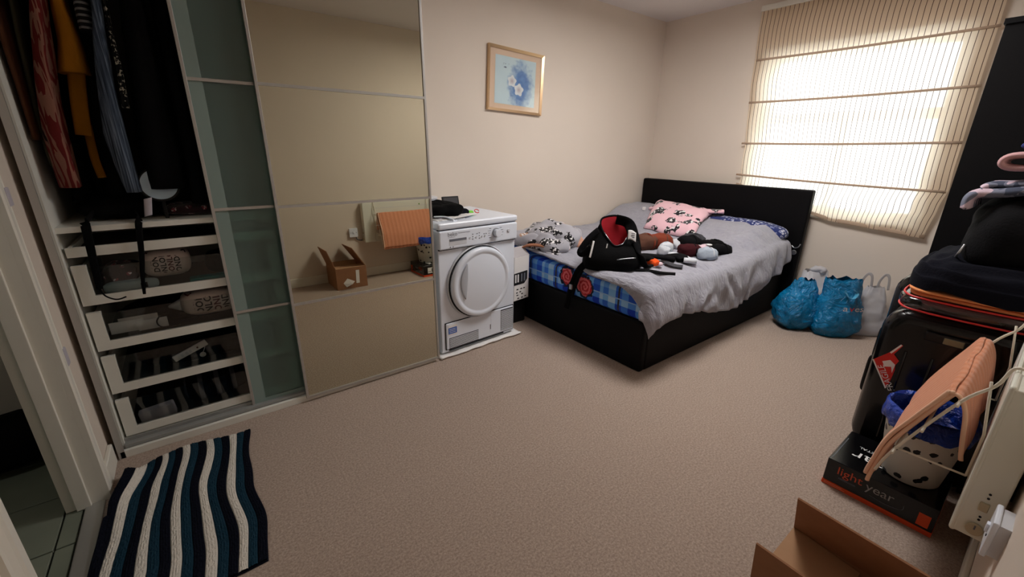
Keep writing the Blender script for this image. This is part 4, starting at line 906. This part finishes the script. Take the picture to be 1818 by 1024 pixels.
t = pbag('carrier_bag', 'bright blue carrier bag with white lettering, in the middle of the bags', M['bluebag'], 3.62, .835, [(.002, .12, .08, 0), (.06, .155, .115, 0), (.18, .145, .11, .005), (.30, .12, .08, .0), (.39, .115, .045, .0), (.425, .112, .03, -.002)], rzb+.15, 5.)
bm = B(); a_ = [PB(3.62, .835, rzb+.15, -.03, -.085, .36), PB(3.62, .835, rzb+.15, -.01, -.108, .32), PB(3.62, .835, rzb+.15, .02, -.112, .315), PB(3.62, .835, rzb+.15, .045, -.095, .345), PB(3.62, .835, rzb+.15, .03, -.085, .365)]
strip(bm, smooth_path(a_), .022, .006, (0, 0, 1)); obj('handle', bm, plastic('light_blue_polythene', (70, 170, 214)), t)
def bagtext(dx, body, m_):
    V_, F_ = text2d(body, .075); bm = B(); vs = []
    for v in V_:
        x = dx+v.x; yy = -.136+1.2*x*x
        vs.append(bm.verts.new(PB(3.62, .835, rzb+.15, x, yy, .225+v.y*.8)))
    for q in F_:
        try: bm.faces.new([vs[i] for i in q])
        except ValueError: pass
    obj('lettering', bm, m_, t)
bagtext(-.045, 'a', M['white']); bagtext(-.005, 'v', M['red']); bagtext(.03, 'es', M['white'])
t = pbag('carrier_bag', 'thin white carrier bag with two handle loops beside the suitcases', M['wbag'], 3.835, .705, [(.002, .10, .07, 0), (.05, .145, .10, 0), (.15, .115, .09, 0), (.28, .075, .05, .01), (.36, .05, .022, .015)], rzb, 9.)
for ox in (-.05, .055):
    bm = B(); strip(bm, smooth_path([PB(3.835, .705, rzb, ox-.03, 0, .33), PB(3.835, .705, rzb, ox-.03, 0, .40), PB(3.835, .705, rzb, ox-.005, 0, .45), PB(3.835, .705, rzb, ox+.022, 0, .43), PB(3.835, .705, rzb, ox+.035, 0, .34)]), .02, .005, (.6, .8, 0)); obj('handle', bm, M['wbag'], t)
t = pbag('carrier_bag', 'white carrier bag behind the two blue bags', mat('white_polythene', (216, 214, 216), .35, .4, bump=.5, bs=20), 3.79, 1.06, [(.002, .09, .07, 0), (.06, .125, .09, 0), (.2, .12, .08, 0), (.33, .10, .05, 0), (.405, .085, .03, 0)], rzb+.2, 13.)
bm = B(); sup(bm, (3.80, 1.05, .40), (.05, .04, .03), .8, 1, 24, 14, amp=.03, fr=22, seed=3); obj('crumpled_top', bm, M['wbag'], t)

# ------------------------------------------------------------------ tall cabinet
tc = thing('tall_cabinet', 'tall black cabinet against the near wall beside the window', 'cabinet', (3.2, .13, 0))
obj('side_panel', box(B(), 2.90, 2.918, YF+.002, .366, 0, 1.80, .001), M['cabblack'], tc); obj('side_panel', box(B(), 3.58, 3.598, YF+.002, .366, 0, 1.80, .001), M['cabblack'], tc)
obj('top_panel', box(B(), 2.893, 3.605, YF+.002, .372, 1.80, 1.822, .001), M['cabblack'], tc)
obj('back_panel', box(B(), 2.918, 3.58, YF+.002, YF+.008, .05, 1.80), M['cabblack'], tc); obj('base_panel', box(B(), 2.918, 3.58, YF+.01, .34, .0, .06), M['cabblack'], tc)
for a0, a1, hx in ((2.921, 3.247, 3.23), (3.251, 3.577, 3.268)):
    d_ = obj('door', box(B(), a0, a1, .350, .366, .062, 1.798, .001), M['cabblack'], tc)
    bm = B(); tube(bm, [(hx, .366, .9), (hx, .39, .9), (hx, .39, 1.06), (hx, .366, 1.06)], .005, 8); obj('handle', bm, M['steel'], d_)
t = thing('storage_box', 'white plastic box with a green label on top of the black cabinet', 'box', (3.1, .2, 1.822))
bm = B(); loft(bm, [[(3.1+sx*(.11+.02*k), .19+sy*(.13+.015*k), 1.8225+.115*k) for sx, sy in ((-1, -1), (1, -1), (1, 1), (-1, 1))] for k in (0, 1)]); obj('tub', bm, M['wplast'], t, smooth=False)
obj('lid', box(B(), 2.965, 3.235, .04, .34, 1.935, 1.96, .008), M['lilac'], t); obj('label', xf(box(B(), -.0016, .0016, -.11, .09, -.035, .045), Matrix.Translation((2.976, .19, 1.878)) @ Matrix.Rotation(-.17, 4, 'Y')), M['green'], t)

# ------------------------------------------------------------------ suitcases
def suitcase(name, label, x0, x1, y0, y1, z0, z1, mshell, front=False):
    t = thing(name, label, 'suitcase', ((x0+x1)/2, (y0+y1)/2, 0)); xm = (x0+x1)/2
    def outline(ins, r):
        pts = []; cz0, cz1, cy0, cy1 = z0+.04, z1-ins, y0+ins, y1-ins
        for cx_, cz_, a0 in ((cy1-r, cz1-r, 0), (cy0+r, cz1-r, PI/2), (cy0+r, cz0+r, PI), (cy1-r, cz0+r, 1.5*PI)):
            for k in range(7):
                a_ = a0+k*PI/12; pts.append((cx_+r*math.cos(a_), cz_+r*math.sin(a_)))
        return pts
    for nm, s0, s1 in (('shell', x0, xm-.004), ('shell', x1, xm+.004)):
        sg = 1 if s1 > s0 else -1; prof = [(s0, .045, .05), (s0+sg*.004, .03, .06), (s0+sg*.016, .012, .075), (s0+sg*.04, .0, .085), (s1, .0, .085)]
        bm = B(); loft(bm, [[(x, y, z) for y, z in outline(i_, r_)] for x, i_, r_ in prof]); obj(nm, bm, mshell, t)
    bm = B(); loft(bm, [[(x, y, z) for y, z in outline(.004, .083)] for x in (xm-.008, xm+.008)]); obj('zip_seam', bm, M['pblack'], t)
    for yy in (y0+.06, y1-.06):
        for xx in (x0+.05, x1-.05):
            bm = B(); cyl(bm, (xx, yy, .022), .022, .022, 'Y', 18, bev=.004); obj('wheel', bm, M['pblack'], t)
            obj('wheel_housing', box(B(), xx-.02, xx+.02, yy-.02, yy+.02, .03, z0+.06, .006), M['pblack'], t)
    for k in range(4):
        yk = lerp(y0+.10, y1-.10, k/3); bm = B(); tube(bm, [(x0-.0005, yk, z0+.12), (x0-.0005, yk, z1-.16)], .005, 6); obj('rib', bm, mshell, t)
    bm = B(); ym = (y0+y1)/2; tube(bm, smooth_path([(xm-.02, ym-.09, z1-.004), (xm-.02, ym-.085, z1+.016), (xm-.02, ym, z1+.02), (xm-.02, ym+.085, z1+.016), (xm-.02, ym+.09, z1-.004)]), .009, 8); obj('top_handle', bm, M['pblack'], t)
    bm = B(); zz = (z0+z1)/2; tube(bm, smooth_path([(xm-.02, y1-.004, zz-.08), (xm-.02, y1+.012, zz-.075), (xm-.02, y1+.014, zz), (xm-.02, y1+.012, zz+.075), (xm-.02, y1-.004, zz+.08)]), .008, 8); obj('side_handle', bm, M['pblack'], t)
    return t
sc1 = suitcase('suitcase', 'glossy black suitcase with a torn red sticker, in front', 2.175, 2.425, -.09, .345, .0, .685, M['gblack'])
suitcase('suitcase', 'black suitcase standing behind the one with the red sticker', 2.47, 2.73, -.09, .385, .0, .775, M['gblack'])
bm = B(); box(bm, 2.155, 2.176, .03, .21, .595, .63, .006); hd = obj('recessed_handle', bm, M['pblack'], sc1)
obj('badge', box(B(), 2.151, 2.156, .10, .155, .60, .624, .002), mat('bronze_badge', (130, 124, 100), .4, .5, metal=.5), sc1)
# red sticker, torn; corners on the shell face
def sp(y, z): return (2.1725, y, z)
stk = [sp(.333, .452), sp(.290, .503), sp(.265, .548), sp(.258, .545), sp(.276, .500), sp(.255, .478), sp(.262, .455), sp(.258, .435), sp(.262, .37), sp(.268, .345)]
bm = B(); prism(bm, stk, (-.0008, 0, 0)); so_ = obj('sticker', bm, M['red'], sc1)
bm = B(); prism(bm, [(2.1712, y, z) for y, z in ((.303, .457), (.281, .472), (.262, .458), (.264, .42), (.272, .445), (.292, .437))], (-.0004, 0, 0)); obj('sticker_patch', bm, M['paper'], so_)
bm = B(); prism(bm, [(2.1712, y, z) for y, z in ((.290, .503), (.265, .548), (.260, .545), (.284, .500))], (-.0005, 0, 0)); obj('sticker_patch', bm, M['paper'], so_)
bm = B(); prism(bm, [(2.1712, y, z) for y, z in ((.335, .452), (.331, .455), (.266, .350), (.269, .345))], (-.0005, 0, 0)); obj('sticker_edge', bm, M['paper'], so_)
dv = (Vector((0, .333, .452))-Vector((0, .268, .345))).normalized(); upv = Vector((0, dv.z, -dv.y))
lettering('FRAGILE', .030, Vector((2.1708, .268, .345))-upv*.027-dv*.012, dv, upv, M['white'], so_)

# pile on the suitcases
t = thing('bedding_bag', 'clear red-edged plastic bag of orange bedding lying on the suitcases', 'bag', (2.4, .12, .70))
bm = B(); sup(bm, (2.43, .115, .724), (.27, .215, .036), .35, .55, 56, 28, amp=.006, fr=9, seed=2.); obj('plastic_cover', bm, M['pbag'], t)
ot = mat('orange_bedding', (226, 146, 96), .9, .1, bump=.3, bs=60, var=.12)
for i, (z, ins) in enumerate(((.774, -.012), (.757, .004))):
    bm = B(); sup(bm, (2.435, .098, z), (.258-ins, .205-ins*.3, .012), .3, .6, 48, 14, amp=.008, fr=13, seed=i*3.+1); obj('folded_layer', bm, ot, t)
bm = B(); sup(bm, (2.45, .09, .722), (.24, .18, .026), .4, .6, 40, 14, amp=.012, fr=10, seed=8.); obj('folded_layer', bm, mat('dark_red_bedding', (92, 40, 44), .9, .1, var=.3, vs=20), t)
def rr(z, a, b, n=48, e=.35):
    return [Vector((2.43+a*math.copysign(abs(math.cos(k*2*PI/n))**e, math.cos(k*2*PI/n)), .115+b*math.copysign(abs(math.sin(k*2*PI/n))**e, math.sin(k*2*PI/n)), z+.004*n3(k*.4, z))) for k in range(n+1)]
for z, k in ((.700, .985), (.748, .96)):
    bm = B(); tube(bm, rr(z, .27*k, .215*k), .0038, 6); obj('piping', bm, mat('red_piping', (206, 50, 50), .4, .4), t)
bm = B()
def navyf(u, v):
    th = u*2*PI; ph = v*PI*.5; e = .55; c_, s_ = math.cos(th), math.sin(th); R_ = 1.0-.55*v**2.2
    x = 2.44+.285*math.copysign(abs(c_)**e, c_)*R_; y = .10+.225*math.copysign(abs(s_)**e, s_)*R_
    z = .784+.135*v**.55+.012*math.sin(v*22+n3(c_*2, s_*2, v*3)*2.5)*(1-v)+.018*n3(c_*2.5, s_*2.5, v*4)
    return (x, max(y, YF+.01), z)
grid(bm, navyf, 64, 26, cu=True); bm.faces.new([v for v in bm.verts if False] or [bm.verts.new((2.44, .10, .80)), bm.verts.new((2.45, .10, .80)), bm.verts.new((2.44, .11, .80))])
tag(obj('folded_coat', bm, M['navy']), 'dark navy clothing folded on the bag of orange bedding', 'clothes')
bm = B(); sup(bm, (2.52, .060, .975), (.27, .162, .155), .6, .6, 56, 30, amp=.03, fr=6, seed=4.); tag(obj('coat_heap', bm, M['black2']), 'black coat heaped on the navy clothing beside the tall cabinet', 'clothes')
def fold_slab(name, label, m_, path, w_, th, up_=(0, 0, 1), extra=None):
    bm = B(); strip(bm, smooth_path(path), w_, th, up_, n=14); return tag(obj(name, bm, m_), label, 'clothes')
def ybands(path, x0, x1, th):
    P, T = frames([(0, a, b) for a, b in path]); rings = []
    for i, (p, t_) in enumerate(zip(P, T)):
        n_ = Vector((0, -t_.z, t_.y)); w_ = .02*n3(p.y*12, p.z*9, 3.); k = th/2*(.55 if i in (0, len(P)-1) else 1)
        rings.append([Vector((x, 0, 0))+p+n_*s_*k for x, s_ in ((x0+w_, -.5), (x0+w_-.008, 0), (x0+w_, .6), (x0+w_+.02, 1), ((x0+x1)/2, 1.15), (x1-.02, 1), (x1, 0), (x1-.02, -1), ((x0+x1)/2, -1), (x0+w_+.02, -1))])
    return loft(B(), rings)
t = thing('camouflage_scarf', 'grey and pink camouflage garment on the black coat heap', 'clothes', (2.45, .1, 1.12))
def yz(pts): return [(p.y, p.z) for p in smooth_path([(0, a, b) for a, b in pts], 5)]
obj('lower_fold', ybands(yz([(.236, 1.078), (.238, 1.115), (.222, 1.136), (.18, 1.140), (.12, 1.152), (.05, 1.172), (-.04, 1.19)]), 2.33, 2.58, .034), M['camo'], t)
obj('upper_fold', ybands(yz([(.215, 1.152), (.20, 1.166), (.15, 1.170), (.09, 1.182), (.02, 1.204), (-.05, 1.216)]), 2.36, 2.56, .026), M['camo'], t)
bm = B(); sup(bm, (2.46, .02, 1.222), (.11, .11, .018), .6, .8, 32, 14, amp=.012, fr=14, seed=3.); tag(obj('black_shirt', bm, M['black']), 'thin black garment between the camouflage and the pink garment', 'clothes')
t = thing('pink_jumper', 'dusty pink garment rolled on top of the camouflage garment', 'clothes', (2.45, .08, 1.24))
obj('roll', ybands(yz([(-.08, 1.244), (.0, 1.240), (.08, 1.234), (.165, 1.230), (.192, 1.248), (.170, 1.272), (.08, 1.280), (.0, 1.288), (-.07, 1.292)]), 2.37, 2.55, .022), M['pinkcloth'], t)
bm = B(); sup(bm, (2.46, .075, 1.308), (.09, .085, .017), .6, .8, 32, 14, amp=.01, fr=14, seed=5.); tag(obj('blue_shirt', bm, M['bluecloth']), 'blue garment lying on the dusty pink roll', 'clothes')
bm = B(); sup(bm, (2.47, .055, 1.352), (.085, .075, .032), .6, .8, 32, 16, amp=.02, fr=16, seed=6.); tag(obj('grey_jumper', bm, mg), 'charcoal knit on the very top of the clothes pile', 'clothes')
bm = B(); tube(bm, smooth_path([(2.28, .20, .955), (2.265, .207, .925), (2.28, .215, .90), (2.27, .225, .88)]), .004, 6); tag(obj('zip_pull', bm, M['steel']), 'metal zip pull on the black coat heap', 'zip')

# ------------------------------------------------------------------ black printed carton, bin on top
lb = thing('toy_carton', 'glossy black carton with an orange base and printed lettering', 'box', (1.98, .16, 0))
LX0, LX1, LY0, LY1, LH = 1.852, 2.135, -.005, .322, .118
obj('carton_body', box(B(), LX0, LX1, LY0, LY1, .0185, LH, .002, 1), M['gblack'], lb)
obj('orange_base', box(B(), LX0-.0012, LX1+.0012, LY0-.0012, LY1+.0012, 0, .0185, .001, 1), M['orange'], lb)
obj('orange_patch', box(B(), LX0-.0012, LX0+.001, .008, .040, .028, .078), M['orange'], lb)
ltm = mat('orange_red_lettering', (200, 80, 50), .5, .3)
fx = LX0-.0012
lettering('light', .048, (fx, .285, .068), (0, -1, 0), (0, 0, 1), ltm, lb); lettering('year', .048, (fx, .192, .062), (0, -1, 0), (0, 0, 1), mat('grey_lettering', (150, 150, 152), .5, .3), lb)
bm = B(); tube(bm, smooth_path([(fx, .175, .046), (fx, .13, .042), (fx, .085, .05), (fx, .08, .07)]), .001, 5); obj('swoosh', bm, M['greyink'], lb)
for i in range(2): obj('print_line', box(B(), fx-.0004, fx+.0004, .22-.0*i, .275-.0*i, .052+.004*i-.002, .0535+.004*i-.002), M['greyink'], lb)
for i in range(2): obj('print_line', box(B(), fx-.0009, fx-.0003, .245+.01*i, .315, .0055+.006*i, .0075+.006*i), mat('pale_orange_print', (240, 150, 120), .5, .3), lb)
lettering('year', .085, (1.985, .125, LH+.0012), (0, 1, 0), (-1, 0, 0), M['white'], lb); lettering('CT METAL', .022, (2.035, .165, LH+.0012), (0, 1, 0), (-1, 0, 0), M['white'], lb)
obj('white_edge', box(B(), 1.87, 2.06, .312, .314, LH, LH+.0012), M['greyink'], lb)
obj('white_label', box(B(), 1.90, 1.98, LY1-.001, LY1+.0012, .035, .095), M['paper'], lb)
obj('label_print', box(box(B(), 1.945, 1.972, LY1+.0008, LY1+.0018, .045, .085), 1.905, 1.935, LY1+.0008, LY1+.0018, .05, .056), M['ink'], lb)
bn = thing('waste_bin', 'white bin with black leaf spots and a blue liner on the black carton', 'bin', (2.0, .095, LH))
g = G('leaf_spots'); v = cells(g, 24.); e_ = g.math('ADD', v.outputs['Distance'], g.math('MULTIPLY_ADD', g.noise(60., 2.), .4, -.2)); g.base(g.mix(g.math('LESS_THAN', e_, .27), S(206, 204, 196), S(28, 28, 28)), .5, .35)
cx_, cy_ = 2.0, .108
bm = B(); grid(bm, lambda u, v_: (lambda p: (cx_+p[0]*math.cos(u*2*PI), cy_+p[0]*math.sin(u*2*PI), p[1]))([(.001, .1195), (.082, .1195), (.086, .124), (.118, .385), (.121, .39), (.116, .388), (.084, .128), (.001, .126)][int(round(v_*7))]), 40, 8, cu=True); obj('bin_body', bm, g.m, bn)
bm = B()
def liner(u, v_):
    a_ = u*2*PI; P_ = [(.125, .335), (.129, .355), (.127, .375), (.124, .398), (.119, .404), (.112, .39), (.105, .33), (.09, .26), (.05, .23), (.001, .228)]; r_, z_ = P_[int(round(v_*9))]
    r_ += (.006*n3(math.cos(a_)*3, math.sin(a_)*3, v_*6) if 0 < v_ < .8 else .008*n3(math.cos(a_)*4, math.sin(a_)*4, 1.)); z_ += .02*n3(math.cos(a_)*3, math.sin(a_)*3, v_*2) if v_ < .15 else .006*n3(a_*2, v_*5)
    return (cx_+r_*math.cos(a_), cy_+r_*math.sin(a_), z_)
grid(bm, liner, 56, 10, cu=True); obj('bin_liner', bm, M['binbag'], bn)

# ------------------------------------------------------------------ panel heater, towel rack, towel, switch
ht = thing('panel_heater', 'cream white electric panel heater on the near wall', 'heater', (1.75, YF, .375))
HX0, HX1, HZ0, HZ1, HY = 1.385, 2.13, .375, .785, -.025
obj('casing', box(B(), HX0, HX1, YF+.012, HY-.006, HZ0+.004, HZ1-.004, .004), M['heat'], ht)
obj('front_panel', box(B(), HX0+.118, HX1, HY-.008, HY, HZ0, HZ1, .006, 3), M['heat'], ht); obj('end_cap', box(B(), HX0, HX0+.115, HY-.012, HY+.001, HZ0-.001, HZ1+.001, .007, 3), M['heat'], ht)
obj('groove', box(B(), HX0+.13, HX1-.01, HY-.001, HY+.0006, HZ1-.066, HZ1-.062), M['wplast2'], ht)
bm = B(); cyl(bm, (HX1-.12, HY+.001, HZ1-.05), .008, .003, 'Y', 16); obj('indicator', bm, mat('green_dot', (110, 150, 70), .5, .3), ht)
bm = B()
for k in range(16): box(bm, HX0+.05+.04*k, HX0+.08+.04*k, YF+.03, HY-.02, HZ1-.005, HZ1-.003)
obj('top_grille', bm, M['gap'], ht, kind='stuff')
bm = B(); cyl(bm, (HX0-.006, -.063, .41), .016, .012, 'X', 24, .014, bev=.003); kn = obj('knob', bm, M['linen'], ht)
obj('knob_mark', box(B(), HX0-.0135, HX0-.0118, -.0645, -.0615, .412, .423), M['greyink'], ht)
obj('rocker_switch', box(B(), HX0-.005, HX0+.001, -.071, -.055, .462, .486, .002), M['linen'], ht)
for z in (.436, .445, .500, .512): bm = B(); cyl(bm, (HX0-.001, -.064, z), .0025, .003, 'X', 10); obj('screw', bm, M['gap'], ht)
for z in (.45, .70): obj('wall_bracket', box(B(), HX0+.12, HX0+.16, YF, YF+.014, z, z+.05), M['gap'], ht)
sw = thing('fused_switch', 'white fused wall switch below the heater end', 'switch', (1.29, YF, .48))
obj('plate', box(B(), 1.247, 1.333, YF+.018, YF+.028, .437, .529, .003), M['wplast'], sw); obj('back_box', box(B(), 1.252, 1.328, YF, YF+.018, .442, .524), M['wplast2'], sw)
obj('rocker', box(B(), 1.283, 1.299, YF+.027, YF+.033, .475, .497, .002), M['wplast'], sw); bm = B(); cyl(bm, (1.318, YF+.028, .483), .003, .003, 'Y', 10); obj('screw', bm, M['gap'], sw); bm = B(); cyl(bm, (1.262, YF+.028, .483), .003, .003, 'Y', 10); obj('screw', bm, M['gap'], sw)
bm = B(); tube(bm, smooth_path([(1.315, YF+.012, .44), (1.325, YF+.014, .41), (1.36, YF+.016, .396), (1.40, YF+.02, .40)]), .0055, 8); obj('flex', bm, M['greyink'], sw)
rk = thing('towel_rack', 'white wire towel rack hooked on the heater', 'rack', (1.79, .05, .6))
for x in (1.50, 2.09):
    bm = B(); tube(bm, smooth_path([(x, YF+.05, HZ1+.004), (x, HY+.003, HZ1+.006), (x, -.005, .735), (x, .041, .663), (x, .124, .463), (x, .149, .372)], 5), .0038, 8); obj('arm', bm, M['wire'], rk)
    bm = B(); tube(bm, [(x, .122, .468), (x, HY+.006, .472)], .003, 8); obj('brace', bm, M['wire'], rk)
    bm = B(); tube(bm, [(x, .004, .742), (x, HY+.006, .60), (x, HY+.006, .472)], .003, 8); obj('stay', bm, M['wire'], rk)
for y, z in ((.041, .663), (.084, .560), (.124, .463)):
    bm = B(); tube(bm, [(1.47, y, z), (2.12, y, z)], .0036, 8); obj('rod', bm, M['wire'], rk)
TP = smooth_path([(0, .153, .315), (0, .148, .372), (0, .134, .463), (0, .094, .565), (0, .056, .658), (0, .046, .674), (0, .034, .668), (0, .018, .63), (0, .006, .57), (0, -.006, .50)], 5)
def towel(lift, lo, hi, ins):
    Pn = TP[int(len(TP)*lo):int(len(TP)*hi)+1]
    def f(u, v):
        q = v*(len(Pn)-1); i = min(int(q), len(Pn)-2); p_ = Pn[i].lerp(Pn[i+1], q-i); x = lerp(1.512+ins, 2.085-ins, u)
        k = abs(v-.62)*1.5; bot = .05*ss(.75, 1., u)*ss(.3, 0., v)
        return (x+.006*n3(v*4, 2.), max(HY+.014, p_.y+lift+.004*k*math.sin(u*15+n3(u*3, v*3)*3)), p_.z+lift*.4+bot+.004*n3(u*5, v*5))
    return f
tw = thing('towel', 'orange terry towel folded over the wire rack', 'towel', (1.8, .07, .3))
bm = B(); grid(bm, towel(.006, 0, 1, 0), 60, 56); obj('outer_layer', bm, M['towel'], tw, sol=.007)
bm = B(); grid(bm, towel(-.002+.018, .05, .62, .006), 56, 36); obj('inner_layer', bm, M['towel'], tw, sol=.006)
for lf_, lo, hi in ((.006, 0, 1), (.016, .05, .62)):
    f_ = towel(lf_, lo, hi, 0); bm = B(); tube(bm, [f_(0, i/40) for i in range(41)], .0055, 8); obj('hem', bm, M['towel_hem'], tw)

# ------------------------------------------------------------------ cardboard box in the near right corner
cb = thing('cardboard_box', 'open brown cardboard box on the carpet with raised flaps', 'box', (1.13, .08, 0))
CX0, CX1, CY0, CY1, CH = .985, 1.275, -.085, .25, .205; tk = .005
for nm, b_ in (('box_wall', (CX0, CX1, CY1-tk, CY1, 0, CH)), ('box_wall', (CX0, CX1, CY0, CY0+tk, 0, CH)), ('box_wall', (CX0, CX0+tk, CY0+tk, CY1-tk, 0, CH)), ('box_wall', (CX1-tk, CX1, CY0+tk, CY1-tk, 0, CH)), ('box_bottom', (CX0+tk, CX1-tk, CY0+tk, CY1-tk, 0, tk))):
    obj(nm, box(B(), *b_), M['card'], cb)
def flap(pts, d): return obj('flap', prism(B(), pts, d), M['card'], cb)
flap([(CX0, CY0, CH), (CX0, CY1, CH), (.925, CY1-.008, .392), (.925, CY0+.012, .385)], (.005, 0, .001))
flap([(CX1, CY0, CH), (CX1, CY1, CH), (1.165, CY1-.012, .392), (1.16, CY0+.01, .385)], (-.005, 0, -.002))
o = obj('flap', prism(B(), [(CX0+.006, CY1, CH), (CX1-.006, CY1, CH), (CX1-.012, .085, CH-.012), (CX0+.012, .085, CH-.010)], (0, 0, .004)), M['card_in'], cb)
o = obj('flap', prism(B(), [(CX0+.006, CY0, CH), (CX1-.006, CY0, CH), (CX1-.012, CY0+.10, CH-.10), (CX0+.012, CY0+.10, CH-.10)], (0, 0, .004)), M['card_in'], cb)
obj('tape', xf(box(B(), -.016, .016, -.0006, .0006, -.065, .065), Matrix.Translation((1.185, CY1+.0008, .11)) @ Matrix.Rotation(.05, 4, 'Y')), M['paper'], cb)
bm = B(); prism(bm, [(1.045, CY1+.001, .062), (1.085, CY1+.001, .105), (1.15, CY1+.012, .07), (1.125, CY1+.014, .045), (1.07, CY1+.001, .02)], (0, .001, 0)); obj('address_label', bm, M['paper'], cb)
bm = B(); grid(bm, lambda u, v: (1.0+.14*u, CY1+.004+.05*v+.008*n3(u*6, v*3), .004+.012*abs(n3(u*5, v*5, 2.))), 12, 5); obj('loose_tape', bm, M['pbag'], cb)
t = thing('packing_foam', 'grey and white padded packing piece inside the cardboard box', 'packing', (1.18, .03, .1))
obj('pad', xf(box(B(), -.05, .05, -.07, .07, -.045, .045, .012, 3), Matrix.Translation((1.185, .02, .10)) @ Matrix.Rotation(.3, 4, 'Z') @ Matrix.Rotation(.2, 4, 'Y')), mat('grey_white_foam', (170, 170, 166), .6, .3, var=.3, vs=30), t)
obj('pad_edge', xf(box(B(), -.054, -.048, -.07, .07, -.045, .047, .002), Matrix.Translation((1.185, .02, .10)) @ Matrix.Rotation(.3, 4, 'Z') @ Matrix.Rotation(.2, 4, 'Y')), M['gap'], t)

# ------------------------------------------------------------------ striped bath mat by the doorway
rug = thing('bath_mat', 'navy, teal and cream striped bath mat lying by the doorway', 'rug', (-.21, 1.68, 0))
c_cream = mat('cream_chenille', (216, 210, 200), .95, .1, bump=.7, bs=240, bd=.006, var=.12, vs=40); c_teal = mat('teal_chenille', (24, 52, 68), .95, .1, bump=.7, bs=240, bd=.006, var=.25, vs=60); c_navy = mat('navy_chenille', (11, 14, 26), .95, .1, bump=.7, bs=240, bd=.006, var=.25, vs=60)
seq = 'NCTNCTNCTNCTNCTN'; nst = len(seq)
def rugp(s, t_, h=0.):      # s 0..1 left to right, t_ 0..1 far to near
    TLc, TRc, BRc, BLc = Vector((-.432, 2.085)), Vector((.022, 2.06)), Vector((.0, 1.265)), Vector((-.462, 1.255))
    p_ = TLc.lerp(TRc, s).lerp(BLc.lerp(BRc, s), t_)
    p_.x += .018*math.sin(t_*7+s*2)*(.4+s*.4)+.012*n3(t_*4, s*3, 3.)
    p_.x += .035*ss(.30, 0., t_)*ss(.6, 0., s)-.012*ss(.75, 1, t_)
    p_.y -= .055*ss(0.25, .0, s)*(1-t_)+.02*math.sin(s*9)*(1-t_)*.6
    z = .009+.012*max(0, n3(s*3+1, t_*4, 8.))+.045*ss(.16, 0, s)*ss(.5, .1, t_)*ss(0, .06, t_)
    if p_.x < XL+.024: z += (XL+.024-p_.x)*.9*ss(.7, .4, t_); p_.x = XL+.024 if t_ < .35 else p_.x
    return Vector((p_.x, p_.y, z+h))
bm = B(); grid(bm, lambda u, v: rugp(u, v, -.005), 40, 60); obj('backing', bm, c_navy, rug, sol=.004)
for i, ch in enumerate(seq):
    s0, s1 = i/nst, (i+1)/nst; rows = 12
    def stripe(u, v, s0=s0, s1=s1):
        tt = .004+.992*v; h_ = .007*(math.sin(PI*min(1, max(0, u)))**.35)*(.7+.3*abs(math.sin(u*PI*4)))
        return rugp(lerp(s0, s1, u), tt, h_*(.75+.5*n3(u*7+i*9, v*75, 2.)))
    bm = B(); grid(bm, stripe, 17, 220); obj({'C': 'cream_stripe', 'T': 'teal_stripe', 'N': 'navy_stripe'}[ch], bm, {'C': c_cream, 'T': c_teal, 'N': c_navy}[ch], rug)

# ------------------------------------------------------------------ hall contents
bm = B(); sup(bm, (-.86, 2.46, .075), (.25, .20, .075), .5, .8, 36, 18, amp=.02, fr=8, seed=2.); tag(obj('bin_bag', bm, M['black']), 'black bag lying on the dark hall tiles', 'bag')
tag(obj('wooden_post', box(B(), -.745, -.70, 2.70, 2.735, -.003, .9, .003), M['wood']), 'yellowish wooden post standing in the dark hall', 'post')
